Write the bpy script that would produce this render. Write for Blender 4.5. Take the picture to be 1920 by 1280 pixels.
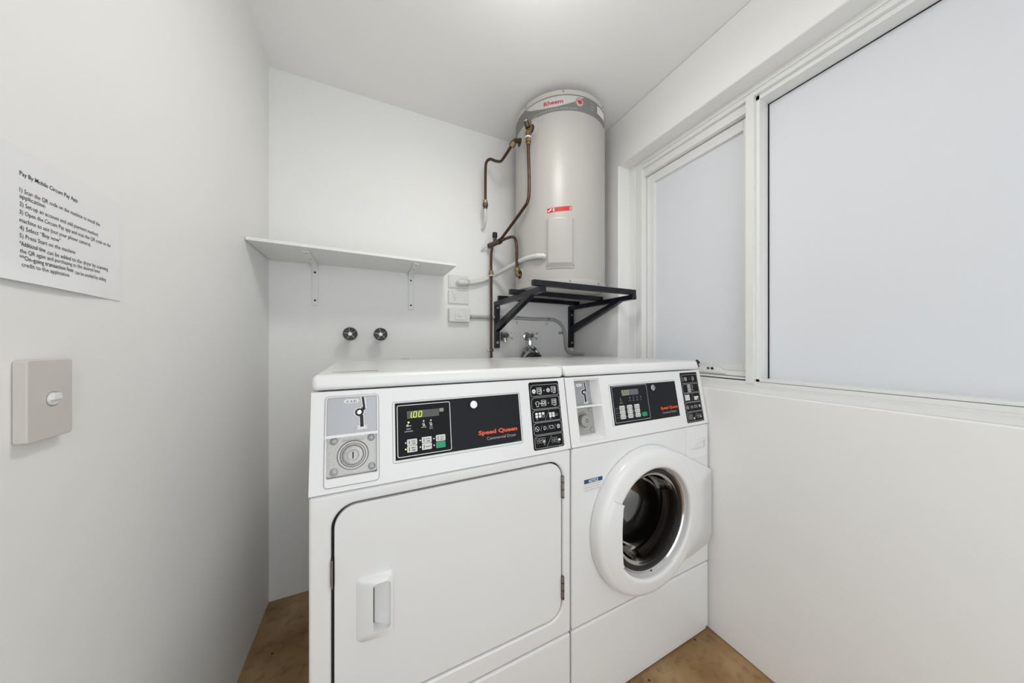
import bpy, bmesh, math
from mathutils import Matrix, Vector
S = bpy.context.scene
for o in list(bpy.data.objects): bpy.data.objects.remove(o)
C = S.collection
R = math.radians
# ---------------------------------------------------------------- camera, world, lamp, exposure
EYE = 1.1615
cam_d = bpy.data.cameras.new('camera'); cam = bpy.data.objects.new('camera', cam_d); C.objects.link(cam)
cam.location = (0, 0, EYE); cam.rotation_euler = (R(90), 0, R(-25.0))
cam_d.sensor_width = 36; cam_d.lens = 565/1920*36; cam_d.shift_y = 6/1920; cam_d.clip_start = .02
S.camera = cam
S.view_settings.view_transform = 'Standard'; S.view_settings.look = 'None'
S.view_settings.gamma = 1; S.view_settings.use_curve_mapping = False
S.view_settings.exposure = -0.14
W = bpy.data.worlds.new('daylight'); S.world = W; W.use_nodes = True
W.node_tree.nodes['Background'].inputs[0].default_value = (.90, .95, 1, 1)
W.node_tree.nodes['Background'].inputs[1].default_value = 2.35
lamp_d = bpy.data.lights.new('ceiling_globe_light', 'POINT'); lamp_d.energy = 3.7; lamp_d.color = (1, .975, .94); lamp_d.shadow_soft_size = .10
lamp = bpy.data.objects.new('ceiling_globe_light', lamp_d); C.objects.link(lamp); lamp.location = (.42, .68, 2.24)
disc_d = bpy.data.lights.new('ceiling_diffuser_light', 'AREA'); disc_d.shape = 'DISK'; disc_d.size = .26; disc_d.energy = 5.1; disc_d.color = (1, .975, .94)
disc = bpy.data.objects.new('ceiling_diffuser_light', disc_d); C.objects.link(disc); disc.location = (.42, .68, 2.30)

# ---------------------------------------------------------------- materials
def newmat(name):
    m = bpy.data.materials.new(name); m.use_nodes = True
    return m, m.node_tree, m.node_tree.nodes['Principled BSDF']
def mat(name, col, rough=.5, metal=0, bump=0, bscale=60, var=0, vscale=8, coat=0, emit=None, estr=0, spec=.5):
    m, t, b = newmat(name)
    b.inputs['Base Color'].default_value = (*col, 1); b.inputs['Roughness'].default_value = rough
    b.inputs['Metallic'].default_value = metal; b.inputs['Coat Weight'].default_value = coat
    b.inputs['Specular IOR Level'].default_value = spec
    if emit: b.inputs['Emission Color'].default_value = (*emit, 1); b.inputs['Emission Strength'].default_value = estr
    L = t.links
    if bump or var:
        tc = t.nodes.new('ShaderNodeTexCoord')
    if bump:
        n = t.nodes.new('ShaderNodeTexNoise'); n.inputs['Scale'].default_value = bscale; n.inputs['Detail'].default_value = 4
        bp = t.nodes.new('ShaderNodeBump'); bp.inputs['Strength'].default_value = bump; bp.inputs['Distance'].default_value = .004
        L.new(tc.outputs['Object'], n.inputs['Vector']); L.new(n.outputs['Fac'], bp.inputs['Height']); L.new(bp.outputs['Normal'], b.inputs['Normal'])
    if var:
        n = t.nodes.new('ShaderNodeTexNoise'); n.inputs['Scale'].default_value = vscale; n.inputs['Detail'].default_value = 3
        mx = t.nodes.new('ShaderNodeMix'); mx.data_type = 'RGBA'
        mx.inputs[6].default_value = (*[c*(1-var) for c in col], 1); mx.inputs[7].default_value = (*[min(1, c*(1+var)) for c in col], 1)
        L.new(tc.outputs['Object'], n.inputs['Vector']); L.new(n.outputs['Fac'], mx.inputs[0]); L.new(mx.outputs[2], b.inputs['Base Color'])
    return m
M = {}
M['wall'] = mat('wall_paint', (.855, .85, .83), .55, bump=.3, bscale=22, var=.012, vscale=5)
M['ceil'] = mat('ceiling_paint', (.89, .885, .87), .7, bump=.1, bscale=30)
M['trimw'] = mat('gloss_trim_paint', (.82, .82, .80), .3, bump=.12, bscale=40, var=.02, vscale=20)
M['enamel'] = mat('white_enamel', (.80, .80, .79), .28, coat=.3)
M['enamel2'] = mat('white_plastic', (.82, .82, .81), .35)
M['gap'] = mat('dark_gap', (.02, .02, .02), .9)
M['shelf'] = mat('shelf_paint', (.80, .80, .78), .35)
M['alu'] = mat('satin_aluminium', (.40, .40, .41), .42, .6)
M['cast'] = mat('cast_zinc', (.42, .41, .39), .36, .75, bump=.2, bscale=300)
M['chrome'] = mat('chrome', (.62, .62, .62), .16, 1)
M['tchrome'] = mat('tarnished_chrome', (.30, .29, .27), .28, 1, var=.4, vscale=60)
M['black'] = mat('black_panel', (.006, .006, .007), .45, spec=.15)
M['panelblack'] = mat('charcoal_panel', (.010, .011, .014), .5, spec=.2)
M['rubber'] = mat('black_rubber', (.012, .012, .012), .55)
M['white'] = mat('white_print', (.80, .80, .80), .5)
M['greyprint'] = mat('grey_print', (.45, .45, .46), .5)
M['greyprint2'] = mat('dim_print', (.18, .18, .19), .5)
M['darkprint'] = mat('dark_print', (.035, .035, .04), .6)
M['orange'] = mat('orange_print', (.80, .085, .02), .45)
M['green'] = mat('green_key', (.0, .30, .13), .4)
M['key'] = mat('white_key', (.68, .68, .66), .4)
M['lcd'] = mat('display_window', (.075, .068, .062), .3)
M['lcdseg'] = mat('unlit_segment', (.045, .04, .04), .4)
M['lcd2'] = mat('display_window_grey', (.13, .13, .145), .25)
M['lit'] = mat('lit_segment', (.5, .7, .05), .4, emit=(.52, .72, .03), estr=.75)
M['lit2'] = mat('dim_segment', (.35, .38, .12), .4, emit=(.42, .45, .12), estr=.35)
M['led'] = mat('lit_indicator', (.6, .8, .1), .4, emit=(.62, .85, .12), estr=.9)
M['tank'] = mat('tank_enamel', (.47, .455, .425), .36)
M['tankcap'] = mat('tank_cap', (.54, .52, .475), .4)
M['tankgrey'] = mat('band_grey', (.20, .20, .19), .5)
M['tankwhite'] = mat('band_white', (.55, .55, .53), .5)
M['red'] = mat('red_print', (.55, .02, .02), .5)
M['copper'] = mat('aged_copper', (.085, .050, .030), .38, .7, var=.45, vscale=45)
M['brass'] = mat('aged_brass', (.23, .155, .075), .38, .75, var=.4, vscale=90)
M['darkbrass'] = mat('dark_brass', (.085, .065, .042), .45, .6, var=.4, vscale=90)
M['steel'] = mat('black_painted_steel', (.005, .006, .011), .3, bump=.06, bscale=200, spec=.4)
M['screw'] = mat('zinc_screw', (.42, .36, .26), .35, .9)
M['conduit'] = mat('grey_conduit', (.45, .45, .43), .45)
M['wconduit'] = mat('painted_conduit', (.72, .715, .69), .4)
M['plastic'] = mat('white_outlet_plastic', (.74, .735, .715), .35)
M['beige'] = mat('beige_switch_plastic', (.62, .585, .545), .4)
M['paper'] = mat('paper', (.83, .83, .83), .8)
M['blue'] = mat('navy_print', (.012, .05, .16), .5)
M['hinge'] = mat('hinge_steel', (.30, .27, .23), .4, .9)
M['drum'] = mat('drum_steel', (.10, .09, .08), .34, .8)
M['drumback'] = mat('drum_back', (.10, .088, .075), .5, .5)
M['hose'] = mat('braided_hose', (.12, .12, .12), .35, .6)
M['spokeback'] = mat('grimy_metal', (.10, .098, .09), .5, .4)
M['worn'] = mat('worn_label_grey', (.42, .42, .50), .5, var=.3, vscale=40)
M['base'] = mat('underside_grey', (.30, .29, .27), .6)
# floor: brown painted concrete with specks and worn stains
m, t, b = newmat('painted_concrete'); M['floor'] = m; L = t.links; N = t.nodes
tc = N.new('ShaderNodeTexCoord')
n1 = N.new('ShaderNodeTexNoise'); n1.inputs['Scale'].default_value = 5; n1.inputs['Detail'].default_value = 6
n2 = N.new('ShaderNodeTexVoronoi'); n2.inputs['Scale'].default_value = 16
n3 = N.new('ShaderNodeTexNoise'); n3.inputs['Scale'].default_value = 30; n3.inputs['Detail'].default_value = 5
for n in (n1, n2, n3): L.new(tc.outputs['Object'], n.inputs['Vector'])
r1 = N.new('ShaderNodeValToRGB'); r1.color_ramp.elements[0].position = .3; r1.color_ramp.elements[1].position = .7
r1.color_ramp.elements[0].color = (.245, .130, .044, 1); r1.color_ramp.elements[1].color = (.46, .31, .155, 1)
r2 = N.new('ShaderNodeValToRGB'); r2.color_ramp.elements[0].position = .045; r2.color_ramp.elements[1].position = .10
r2.color_ramp.elements[0].color = (.12, .10, .09, 1); r2.color_ramp.elements[1].color = (1, 1, 1, 1)
r3 = N.new('ShaderNodeValToRGB'); r3.color_ramp.elements[0].position = .33; r3.color_ramp.elements[1].position = .48
r3.color_ramp.elements[0].color = (.72, .72, .72, 1); r3.color_ramp.elements[1].color = (1, 1, 1, 1)
m1 = N.new('ShaderNodeMix'); m1.data_type = 'RGBA'; m1.blend_type = 'MULTIPLY'; m1.inputs[0].default_value = 1
m2 = N.new('ShaderNodeMix'); m2.data_type = 'RGBA'; m2.blend_type = 'MULTIPLY'; m2.inputs[0].default_value = 1
L.new(n1.outputs['Fac'], r1.inputs[0]); L.new(n2.outputs['Distance'], r2.inputs[0]); L.new(n3.outputs['Fac'], r3.inputs[0])
L.new(r1.outputs[0], m1.inputs[6]); L.new(r2.outputs[0], m1.inputs[7]); L.new(m1.outputs[2], m2.inputs[6]); L.new(r3.outputs[0], m2.inputs[7])
L.new(m2.outputs[2], b.inputs['Base Color']); b.inputs['Roughness'].default_value = .5
bp = N.new('ShaderNodeBump'); bp.inputs['Strength'].default_value = .25; bp.inputs['Distance'].default_value = .004
L.new(n3.outputs['Fac'], bp.inputs['Height']); L.new(bp.outputs[0], b.inputs['Normal'])
# frosted pane: diffuse film that passes daylight
m = bpy.data.materials.new('frosted_pane'); m.use_nodes = True; M['pane'] = m; t = m.node_tree; N = t.nodes; L = t.links
N.remove(N['Principled BSDF']); out = N['Material Output']
df = N.new('ShaderNodeBsdfDiffuse'); df.inputs[0].default_value = (.80, .81, .825, 1)
tl = N.new('ShaderNodeBsdfTranslucent'); tl.inputs[0].default_value = (.86, .88, .92, 1)
gl = N.new('ShaderNodeBsdfGlossy'); gl.inputs['Roughness'].default_value = .6
a = N.new('ShaderNodeMixShader'); a.inputs[0].default_value = .17; c = N.new('ShaderNodeMixShader'); c.inputs[0].default_value = .02
L.new(df.outputs[0], a.inputs[1]); L.new(tl.outputs[0], a.inputs[2]); L.new(a.outputs[0], c.inputs[1]); L.new(gl.outputs[0], c.inputs[2]); L.new(c.outputs[0], out.inputs[0])
# door glass
m = bpy.data.materials.new('door_glass'); m.use_nodes = True; M['glass'] = m; t = m.node_tree; N = t.nodes; L = t.links
N.remove(N['Principled BSDF']); out = N['Material Output']
tr = N.new('ShaderNodeBsdfTransparent'); tr.inputs[0].default_value = (.74, .71, .67, 1)
gl = N.new('ShaderNodeBsdfGlossy'); gl.inputs['Roughness'].default_value = .04; gl.inputs[0].default_value = (.55, .54, .52, 1)
fr = N.new('ShaderNodeFresnel'); fr.inputs[0].default_value = 1.28; c = N.new('ShaderNodeMixShader')
L.new(fr.outputs[0], c.inputs[0]); L.new(tr.outputs[0], c.inputs[1]); L.new(gl.outputs[0], c.inputs[2]); L.new(c.outputs[0], out.inputs[0])

# ---------------------------------------------------------------- mesh builder
_tc = {}
def text_mesh(s, bold=0, shear=0):
    k = (s, bold, shear)
    if k in _tc: return _tc[k]
    cu = bpy.data.curves.new('t', 'FONT'); cu.body = s; cu.size = 1; cu.offset = bold; cu.shear = shear
    cu.resolution_u = 2; cu.fill_mode = 'FRONT' if hasattr(cu, 'fill_mode') else cu.fill_mode
    o = bpy.data.objects.new('t', cu); C.objects.link(o); bpy.context.view_layer.update()
    me = bpy.data.meshes.new_from_object(o.evaluated_get(bpy.context.evaluated_depsgraph_get()))
    vs = [(v.co.x, v.co.y) for v in me.vertices]; fs = [list(p.vertices) for p in me.polygons]
    bpy.data.objects.remove(o); bpy.data.curves.remove(cu); bpy.data.meshes.remove(me)
    x0 = min(v[0] for v in vs); x1 = max(v[0] for v in vs)
    _tc[k] = (vs, fs, x0, x1); return _tc[k]
class MB:
    def __init__(s, xf=None): s.bm = bmesh.new(); s.mats = []; s.xf = xf or Matrix(); s.fn = None
    def mi(s, m):
        if m not in s.mats: s.mats.append(m)
        return s.mats.index(m)
    def add(s, vs, fs, m):
        i = s.mi(m)
        if s.fn: vv = [s.bm.verts.new(s.fn(Vector(v))) for v in vs]
        else: vv = [s.bm.verts.new(s.xf @ Vector(v)) for v in vs]
        for f in fs:
            try: fc = s.bm.faces.new([vv[j] for j in f]); fc.material_index = i
            except ValueError: pass
        return s
    def box(s, x0, x1, y0, y1, z0, z1, m):
        v = [(x, y, z) for x in (x0, x1) for y in (y0, y1) for z in (z0, z1)]
        return s.add(v, [(0, 1, 3, 2), (4, 6, 7, 5), (0, 4, 5, 1), (2, 3, 7, 6), (0, 2, 6, 4), (1, 5, 7, 3)], m)
    def prism(s, pts, axis, a, b, m):      # pts 2D in the two remaining axes, extruded along axis
        def P(p, h): return {'x': (h, p[0], p[1]), 'y': (p[0], h, p[1]), 'z': (p[0], p[1], h)}[axis]
        n = len(pts); v = [P(p, a) for p in pts]+[P(p, b) for p in pts]
        return s.add(v, [list(range(n))[::-1], list(range(n, 2*n))]+[(i, (i+1) % n, n+(i+1) % n, n+i) for i in range(n)], m)
    def bridge(s, loops, m, closed=True):  # list of 3D loops with the same count
        n = len(loops[0]); v = [p for l in loops for p in l]; f = []
        for k in range(len(loops)-1):
            for i in range(n if closed else n-1):
                j = (i+1) % n; f.append((k*n+i, k*n+j, (k+1)*n+j, (k+1)*n+i))
        return s.add(v, f, m)
    def lathe(s, prof, c, axis, m, seg=48, a0=0, a1=360):   # prof (r, h)
        full = abs(a1-a0) >= 360; n = seg if full else seg+1; loops = []
        for r, h in prof:
            l = []
            for i in range(n):
                t = R(a0+(a1-a0)*i/seg); ca, sa = math.cos(t)*r, math.sin(t)*r
                l.append({'z': (c[0]+ca, c[1]+sa, c[2]+h), 'y': (c[0]+ca, c[1]+h, c[2]+sa), 'x': (c[0]+h, c[1]+ca, c[2]+sa)}[axis])
            loops.append(l)
        return s.bridge(loops, m, full)
    def cyl(s, p, q, r, m, seg=20, r2=None):
        p, q = Vector(p), Vector(q); d = (q-p).normalized(); u = d.orthogonal().normalized(); w = d.cross(u); r2 = r if r2 is None else r2
        A = [tuple(p+(u*math.cos(2*math.pi*i/seg)+w*math.sin(2*math.pi*i/seg))*r) for i in range(seg)]
        B = [tuple(q+(u*math.cos(2*math.pi*i/seg)+w*math.sin(2*math.pi*i/seg))*r2) for i in range(seg)]
        return s.add(A+B, [list(range(seg))[::-1], list(range(seg, 2*seg))]+[(i, (i+1) % seg, seg+(i+1) % seg, seg+i) for i in range(seg)], m)
    def tube(s, pts, r, m, seg=14, sub=8, ribs=0):
        P = [Vector(p) for p in pts]; Q = []
        for i in range(len(P)-1):
            a = P[max(i-1, 0)]; b_, c_ = P[i], P[i+1]; d = P[min(i+2, len(P)-1)]
            for k in range(sub):
                t = k/sub
                Q.append(.5*((2*b_)+(c_-a)*t+(2*a-5*b_+4*c_-d)*t*t+(3*b_-a-3*c_+d)*t**3))
        Q.append(P[-1]); T = []; loops = []; u = None
        for i, q in enumerate(Q):
            d = (Q[min(i+1, len(Q)-1)]-Q[max(i-1, 0)]).normalized()
            if u is None: u = d.orthogonal().normalized()
            u = (u-d*u.dot(d)).normalized(); w = d.cross(u)
            rr = r*(1+(.10 if ribs and i % 2 else 0))
            loops.append([tuple(q+(u*math.cos(2*math.pi*j/seg)+w*math.sin(2*math.pi*j/seg))*rr) for j in range(seg)])
        s.bridge(loops, m); n = len(loops)
        s.add(loops[0], [list(range(seg))[::-1]], m); s.add(loops[-1], [list(range(seg))], m); return s
    # flat printing in the local xy plane at height h
    def fill(s, pts, h, m): return s.add([(p[0], p[1], h) for p in pts], [list(range(len(pts)))], m)
    def line(s, pts, w, h, m, closed=False):
        n = len(pts); o = []
        for i in range(n):
            a = Vector(pts[(i-1) % n if closed else max(i-1, 0)]); b_ = Vector(pts[i]); c_ = Vector(pts[(i+1) % n if closed else min(i+1, n-1)])
            d1 = (b_-a); d2 = (c_-b_); d1 = d1.normalized() if d1.length else d2.normalized(); d2 = d2.normalized() if d2.length else d1
            nn = Vector((-(d1+d2).y, (d1+d2).x)); nn = nn.normalized() if nn.length > 1e-6 else Vector((-d1.y, d1.x))
            k = w/2/max(.4, abs(nn.dot(Vector((-d1.y, d1.x))))); o.append((b_+nn*k, b_-nn*k))
        v = [(p.x, p.y, h) for q in o for p in q]; f = [(2*i, 2*i+1, (2*i+3) % (2*n), (2*i+2) % (2*n)) for i in range(n if closed else n-1)]
        return s.add(v, f, m)
    def disc(s, x, y, r, h, m, seg=20, ry=None): return s.fill([(x+r*math.cos(2*math.pi*i/seg), y+(ry or r)*math.sin(2*math.pi*i/seg)) for i in range(seg)], h, m)
    def ring(s, x, y, r, w, h, m, seg=20, ry=None): return s.line([(x+r*math.cos(2*math.pi*i/seg), y+(ry or r)*math.sin(2*math.pi*i/seg)) for i in range(seg)], w, h, m, True)
    def text(s, t, x, y, size, h, m, align='l', width=None, bold=0, shear=0):   # x, y: baseline
        vs, fs, x0, x1 = text_mesh(t, bold, shear); kx = size if width is None else width/(x1-x0)
        off = {'l': x0, 'c': (x0+x1)/2, 'r': x1}[align]
        return s.add([(x+(v[0]-off)*kx, y+v[1]*size, h) for v in vs], fs, m)
    def build(s, name, parent=None, bevel=0, seg=2, smooth=True, angle=38, cut=None):
        me = bpy.data.meshes.new(name)
        if not s.mats: s.mats = [M['white']]
        bmesh.ops.recalc_face_normals(s.bm, faces=s.bm.faces) if smooth else None
        s.bm.to_mesh(me); s.bm.free()
        for m in s.mats: me.materials.append(m)
        o = bpy.data.objects.new(name, me); C.objects.link(o)
        if cut:
            cs = []
            for c_ in cut:
                co = c_.build('cutter', smooth=True); cs.append(co)
                bo = o.modifiers.new('b', 'BOOLEAN'); bo.operation = 'DIFFERENCE'; bo.solver = 'EXACT'; bo.object = co
            bpy.context.view_layer.update()
            me2 = bpy.data.meshes.new_from_object(o.evaluated_get(bpy.context.evaluated_depsgraph_get()))
            o.modifiers.clear(); o.data = me2; me2.name = name; me = me2
            for co in cs: bpy.data.objects.remove(co)
        if smooth:
            for p in me.polygons: p.use_smooth = True
            me.set_sharp_from_angle(angle=R(angle))
        if bevel:
            bv = o.modifiers.new('bevel', 'BEVEL'); bv.width = bevel; bv.segments = seg; bv.limit_method = 'ANGLE'; bv.angle_limit = R(40)
            bv.harden_normals = False
            wn = o.modifiers.new('wn', 'WEIGHTED_NORMAL'); wn.keep_sharp = False; wn.weight = 80
        if parent: o.parent = parent
        return o
def rr(x0, x1, y0, y1, r, seg=6):
    p = []
    for cx, cy, a in ((x1-r, y1-r, 0), (x0+r, y1-r, 90), (x0+r, y0+r, 180), (x1-r, y0+r, 270)):
        for i in range(seg+1): t = R(a+90*i/seg); p.append((cx+r*math.cos(t), cy+r*math.sin(t)))
    return p
def tag(o, label, cat, group=None):
    o['label'] = label; o['category'] = cat
    if group: o['group'] = group
    return o
def thing(name, loc, label, cat, rz=0, group=None):
    o = bpy.data.objects.new(name, None); C.objects.link(o); o.location = loc; o.rotation_euler = (0, 0, rz); o.empty_display_size = .1
    return tag(o, label, cat, group)
def struct(o): o['kind'] = 'structure'; return o

# ---------------------------------------------------------------- room
XL, XR, YB, YN, ZC = -.42, 1.2515, 1.6975, -.85, 2.416
struct(MB().box(XL-.2, XR+.3, YN-.2, YB+.2, -.15, 0, M['floor']).build('floor'))
struct(MB().box(XL-.2, XR+.3, YN-.2, YB+.2, ZC, ZC+.15, M['ceil']).build('ceiling'))
struct(MB().box(XL-.2, XR+.3, YB, YB+.2, 0, ZC, M['wall']).build('wall_back'))
struct(MB().box(XL-.2, XL, YN, YB, 0, ZC, M['wall']).build('wall_left'))
struct(MB().box(XL-.2, XR+.3, YN-.15, YN, 0, ZC, M['wall']).build('wall_front', cut=[MB().box(-.30, 1.12, YN-.3, YN+.1, -.1, 2.12, M['wall'])]))   # unseen doorway behind the camera, added to let daylight onto the machine fronts
WY0, WY1, WZ0, WZ1 = -.70, 1.274, .987, 2.158
struct(MB().box(XR, XR+.25, YN, YB, 0, ZC, M['wall']).build('wall_right', cut=[MB().box(XR-.1, XR+.4, WY0, WY1, WZ0, WZ1, M['wall'])], bevel=.007, seg=4))
# sloping plaster sill in the reveal
s_ = MB(); s_.add([(XR+.004, WY0, WZ0), (1.34, WY0, WZ0), (1.34, WY0, .996), (XR+.004, WY1, WZ0), (1.34, WY1, WZ0), (1.34, WY1, .996)], [(0, 1, 2), (3, 5, 4), (0, 2, 5, 3), (0, 3, 4, 1), (1, 4, 5, 2)], M['trimw']); struct(s_.build('trim_1'))
# outer window frame
f = MB(); tw = M['trimw']; XB = 1.43
f.box(1.330, XB, 1.232, WY1, WZ0, WZ1, tw).box(1.334, XB, 1.213, 1.232, WZ0, WZ1, tw).box(1.331, XB, 1.188, 1.211, WZ0, WZ1, tw)      # far jamb
f.box(1.3304, XB+.001, WY0, 1.20, 2.138, WZ1, tw).box(1.335, XB, WY0, 1.20, 2.128, 2.138, tw).box(1.3316, XB+.001, WY0, 1.20, 2.118, 2.128, tw)   # head mouldings
f.box(1.346, XB, .66, 1.19, 2.081, 2.118, tw).box(1.346, XB, WY0, .66, 2.101, 2.118, tw)
f.box(1.3306, XB+.002, WY0, 1.20, .990, 1.004, tw).box(1.333, XB+.002, WY0, 1.20, 1.004, 1.019, tw)                                            # bottom rail
f.box(1.346, XB, WY0, .66, 1.019, 1.0295, tw).box(1.341, XB, .67, 1.19, 1.0235, 1.032, tw).box(1.352, XB, .67, 1.19, 1.034, 1.053, tw)
f.box(1.357, XB-.002, .672, 1.187, 1.01, 1.0525, M['gap'])
f.box(1.3452, 1.3465, WY0, .645, 1.0188, 1.0202, M['gap'])
f.box(1.329, XB, .657, .684, 1.012, 2.13, tw).box(1.346, XB, .645, .657, 1.019, 2.12, tw)                                             # mullion
f.box(1.3297, XB+.003, WY0, WY0+.06, WZ0, WZ1, tw)
struct(f.build('trim_2', bevel=.0016, seg=2))
# window_1: large fixed frosted pane
w1 = bpy.data.objects.new('window_1', None); C.objects.link(w1); w1.location = (1.406, -.05, 1.03); struct(w1)
X = Matrix.Translation((-1.406, .05, -1.03))
MB(X).box(1.406, 1.412, WY0+.05, .6415, 1.022, 2.098, M['pane']).build('pane', w1)
MB(X).box(1.4045, 1.41, .6405, .6455, 1.022, 2.101, M['gap']).box(1.4045, 1.41, WY0+.05, .645, 2.0975, 2.1015, M['gap']).build('seal', w1)
# window_2: narrow opening sash
w2 = bpy.data.objects.new('window_2', None); C.objects.link(w2); w2.location = (1.385, .93, 1.06); struct(w2)
X = Matrix.Translation((-1.385, -.93, -1.06)); Xi = X
sa = MB(X); sa.box(1.370, 1.402, 1.141, 1.1855, 1.055, 2.0785, tw).box(1.370, 1.402, .680, .7135, 1.055, 2.0785, tw)
sa.box(1.3703, 1.402, .7135, 1.141, 2.034, 2.0785, tw).box(1.3703, 1.402, .7135, 1.141, 1.055, 1.0805, tw).build('sash_frame', w2, bevel=.0015)
MB(X).box(1.384, 1.389, .70, 1.15, 1.07, 2.04, M['pane']).build('pane', w2)
MB(X).box(1.374, 1.40, 1.1856, 1.1878, 1.05, 2.08, M['gap']).box(1.374, 1.40, .69, 1.1855, 2.0787, 2.0806, M['gap']).build('seal', w2)
# window stay on the bottom rail
st = thing('window_stay', (1.35, .84, 1.045), 'white metal window stay with two dark screws on narrow window bottom rail', 'latch')
b_ = MB(); b_.prism([(-.075, -.004), (.09, -.004), (.09, .022), (-.01, .024), (-.045, .020), (-.062, .010)], 'x', -.006, .0, M['trimw']).build('plate', st, bevel=.001)
for y in (-.003, -.020):
    MB().cyl((-.0085, y, .014), (-.005, y, .014), .0055, M['rubber'] if y < -.01 else M['hinge'], 16).build('screw', st)
MB().cyl((-.012, .034, .034), (-.012, .046, .046), .0052, M['rubber'], 14).cyl((-.012, .040, .02), (-.012, .040, .040), .003, M['rubber'], 10).cyl((-.012, .04, .02), (0, .04, .02), .003, M['rubber'], 10).build('peg', st)

# ---------------------------------------------------------------- machines (shared console drawing)
MY = R(1.2); AX = Vector((math.cos(MY), math.sin(MY), 0)); AY = Vector((-math.sin(MY), math.cos(MY), 0))
SL = Vector((0, .038, .214)).normalized()
PAN = Matrix(((1, 0, 0, 0), (0, SL.y, -SL.z, 0), (0, SL.z, SL.y, .843), (0, 0, 0, 1)))
ZS = .2795      # seam between body and toe panel
def cab(root, Wd, door_cut, pocket):
    en = M['enamel']
    MB().box(.0, Wd, .0, .70, ZS+.002, .8405, en).build('body', root, bevel=.007, seg=3, cut=door_cut)
    MB().box(.0, Wd, .0, .70, .014, ZS-.002, en).build('toe_panel', root, bevel=.007, seg=3)
    MB().box(.012, Wd-.012, .004, .03, .006, .016, M['enamel2']).build('plinth', root)
    for x in (.05, Wd-.05):
        for y in (.06, .64): MB().cyl((x, y, 0), (x, y, .018), .018, M['rubber'], 16).build('foot', root)
    con = MB().prism([(0, .843), (.038, 1.056), (.70, 1.056), (.70, .843)], 'x', 0, Wd, en).build('console', root, bevel=.006, seg=3, cut=pocket)
    sl = MB().prism([(.034, 1.0585), (.70, 1.0585), (.70, 1.0935), (.044, 1.0935)], 'x', -.001, Wd+.001, en).build('top_panel', root, bevel=.013, seg=4)
    return con
def cutP(pts, d0, d1): return MB(PAN).prism(pts, 'z', d0, d1, M['enamel'])
def keyb(b, x0, x1, y0, y1, m='key'): b.prism(rr(x0, x1, y0, y1, .0022, 3), 'z', 0, .0022, M[m])
def machine_icon(b, x, y, s, g, foot=True):
    b.line(rr(x, x+s, y, y+s, .001, 2), .0009, .0006, g, True); b.ring(x+s*.42, y+s*.52, s*.24, .0016, .0006, g, 14)
    b.line([(x+s*.84, y+s*.15), (x+s*.84, y+s*.85)], .0016, .0006, g)
    for q in ((.1, .15), (.1, .85), (.7, .15), (.7, .85)): b.disc(x+s*q[0], y+s*q[1], .0008, .0006, g, 6)
    if foot: b.line([(x+s*.35, y-.0018), (x+s*.6, y-.0034), (x+s*.95, y-.0022)], .0013, .0006, g)
def shirt(b, x, y, s, g): b.line([(x+s*.25, y), (x+s*.75, y), (x+s*.75, y+s*.6), (x+s*.9, y+s*.5), (x+s, y+s*.8), (x+s*.65, y+s), (x+s*.35, y+s), (x, y+s*.8), (x+s*.1, y+s*.5), (x+s*.25, y+s*.6)], .0011, .0006, g, True)
def keygrid(b, x, y, cols, rows, g, filled, sx=.0105, sy=.0088):
    for i in range(cols):
        for j in range(rows):
            cx, cy = x+i*sx, y-j*sy
            if (i, j) in filled: b.fill(rr(cx-.0043, cx+.0043, cy-.0034, cy+.0034, .0012, 2), .0006, g)
            else: b.line(rr(cx-.0042, cx+.0042, cy-.0032, cy+.0032, .0028, 3), .0008, .0006, g, True)
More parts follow.
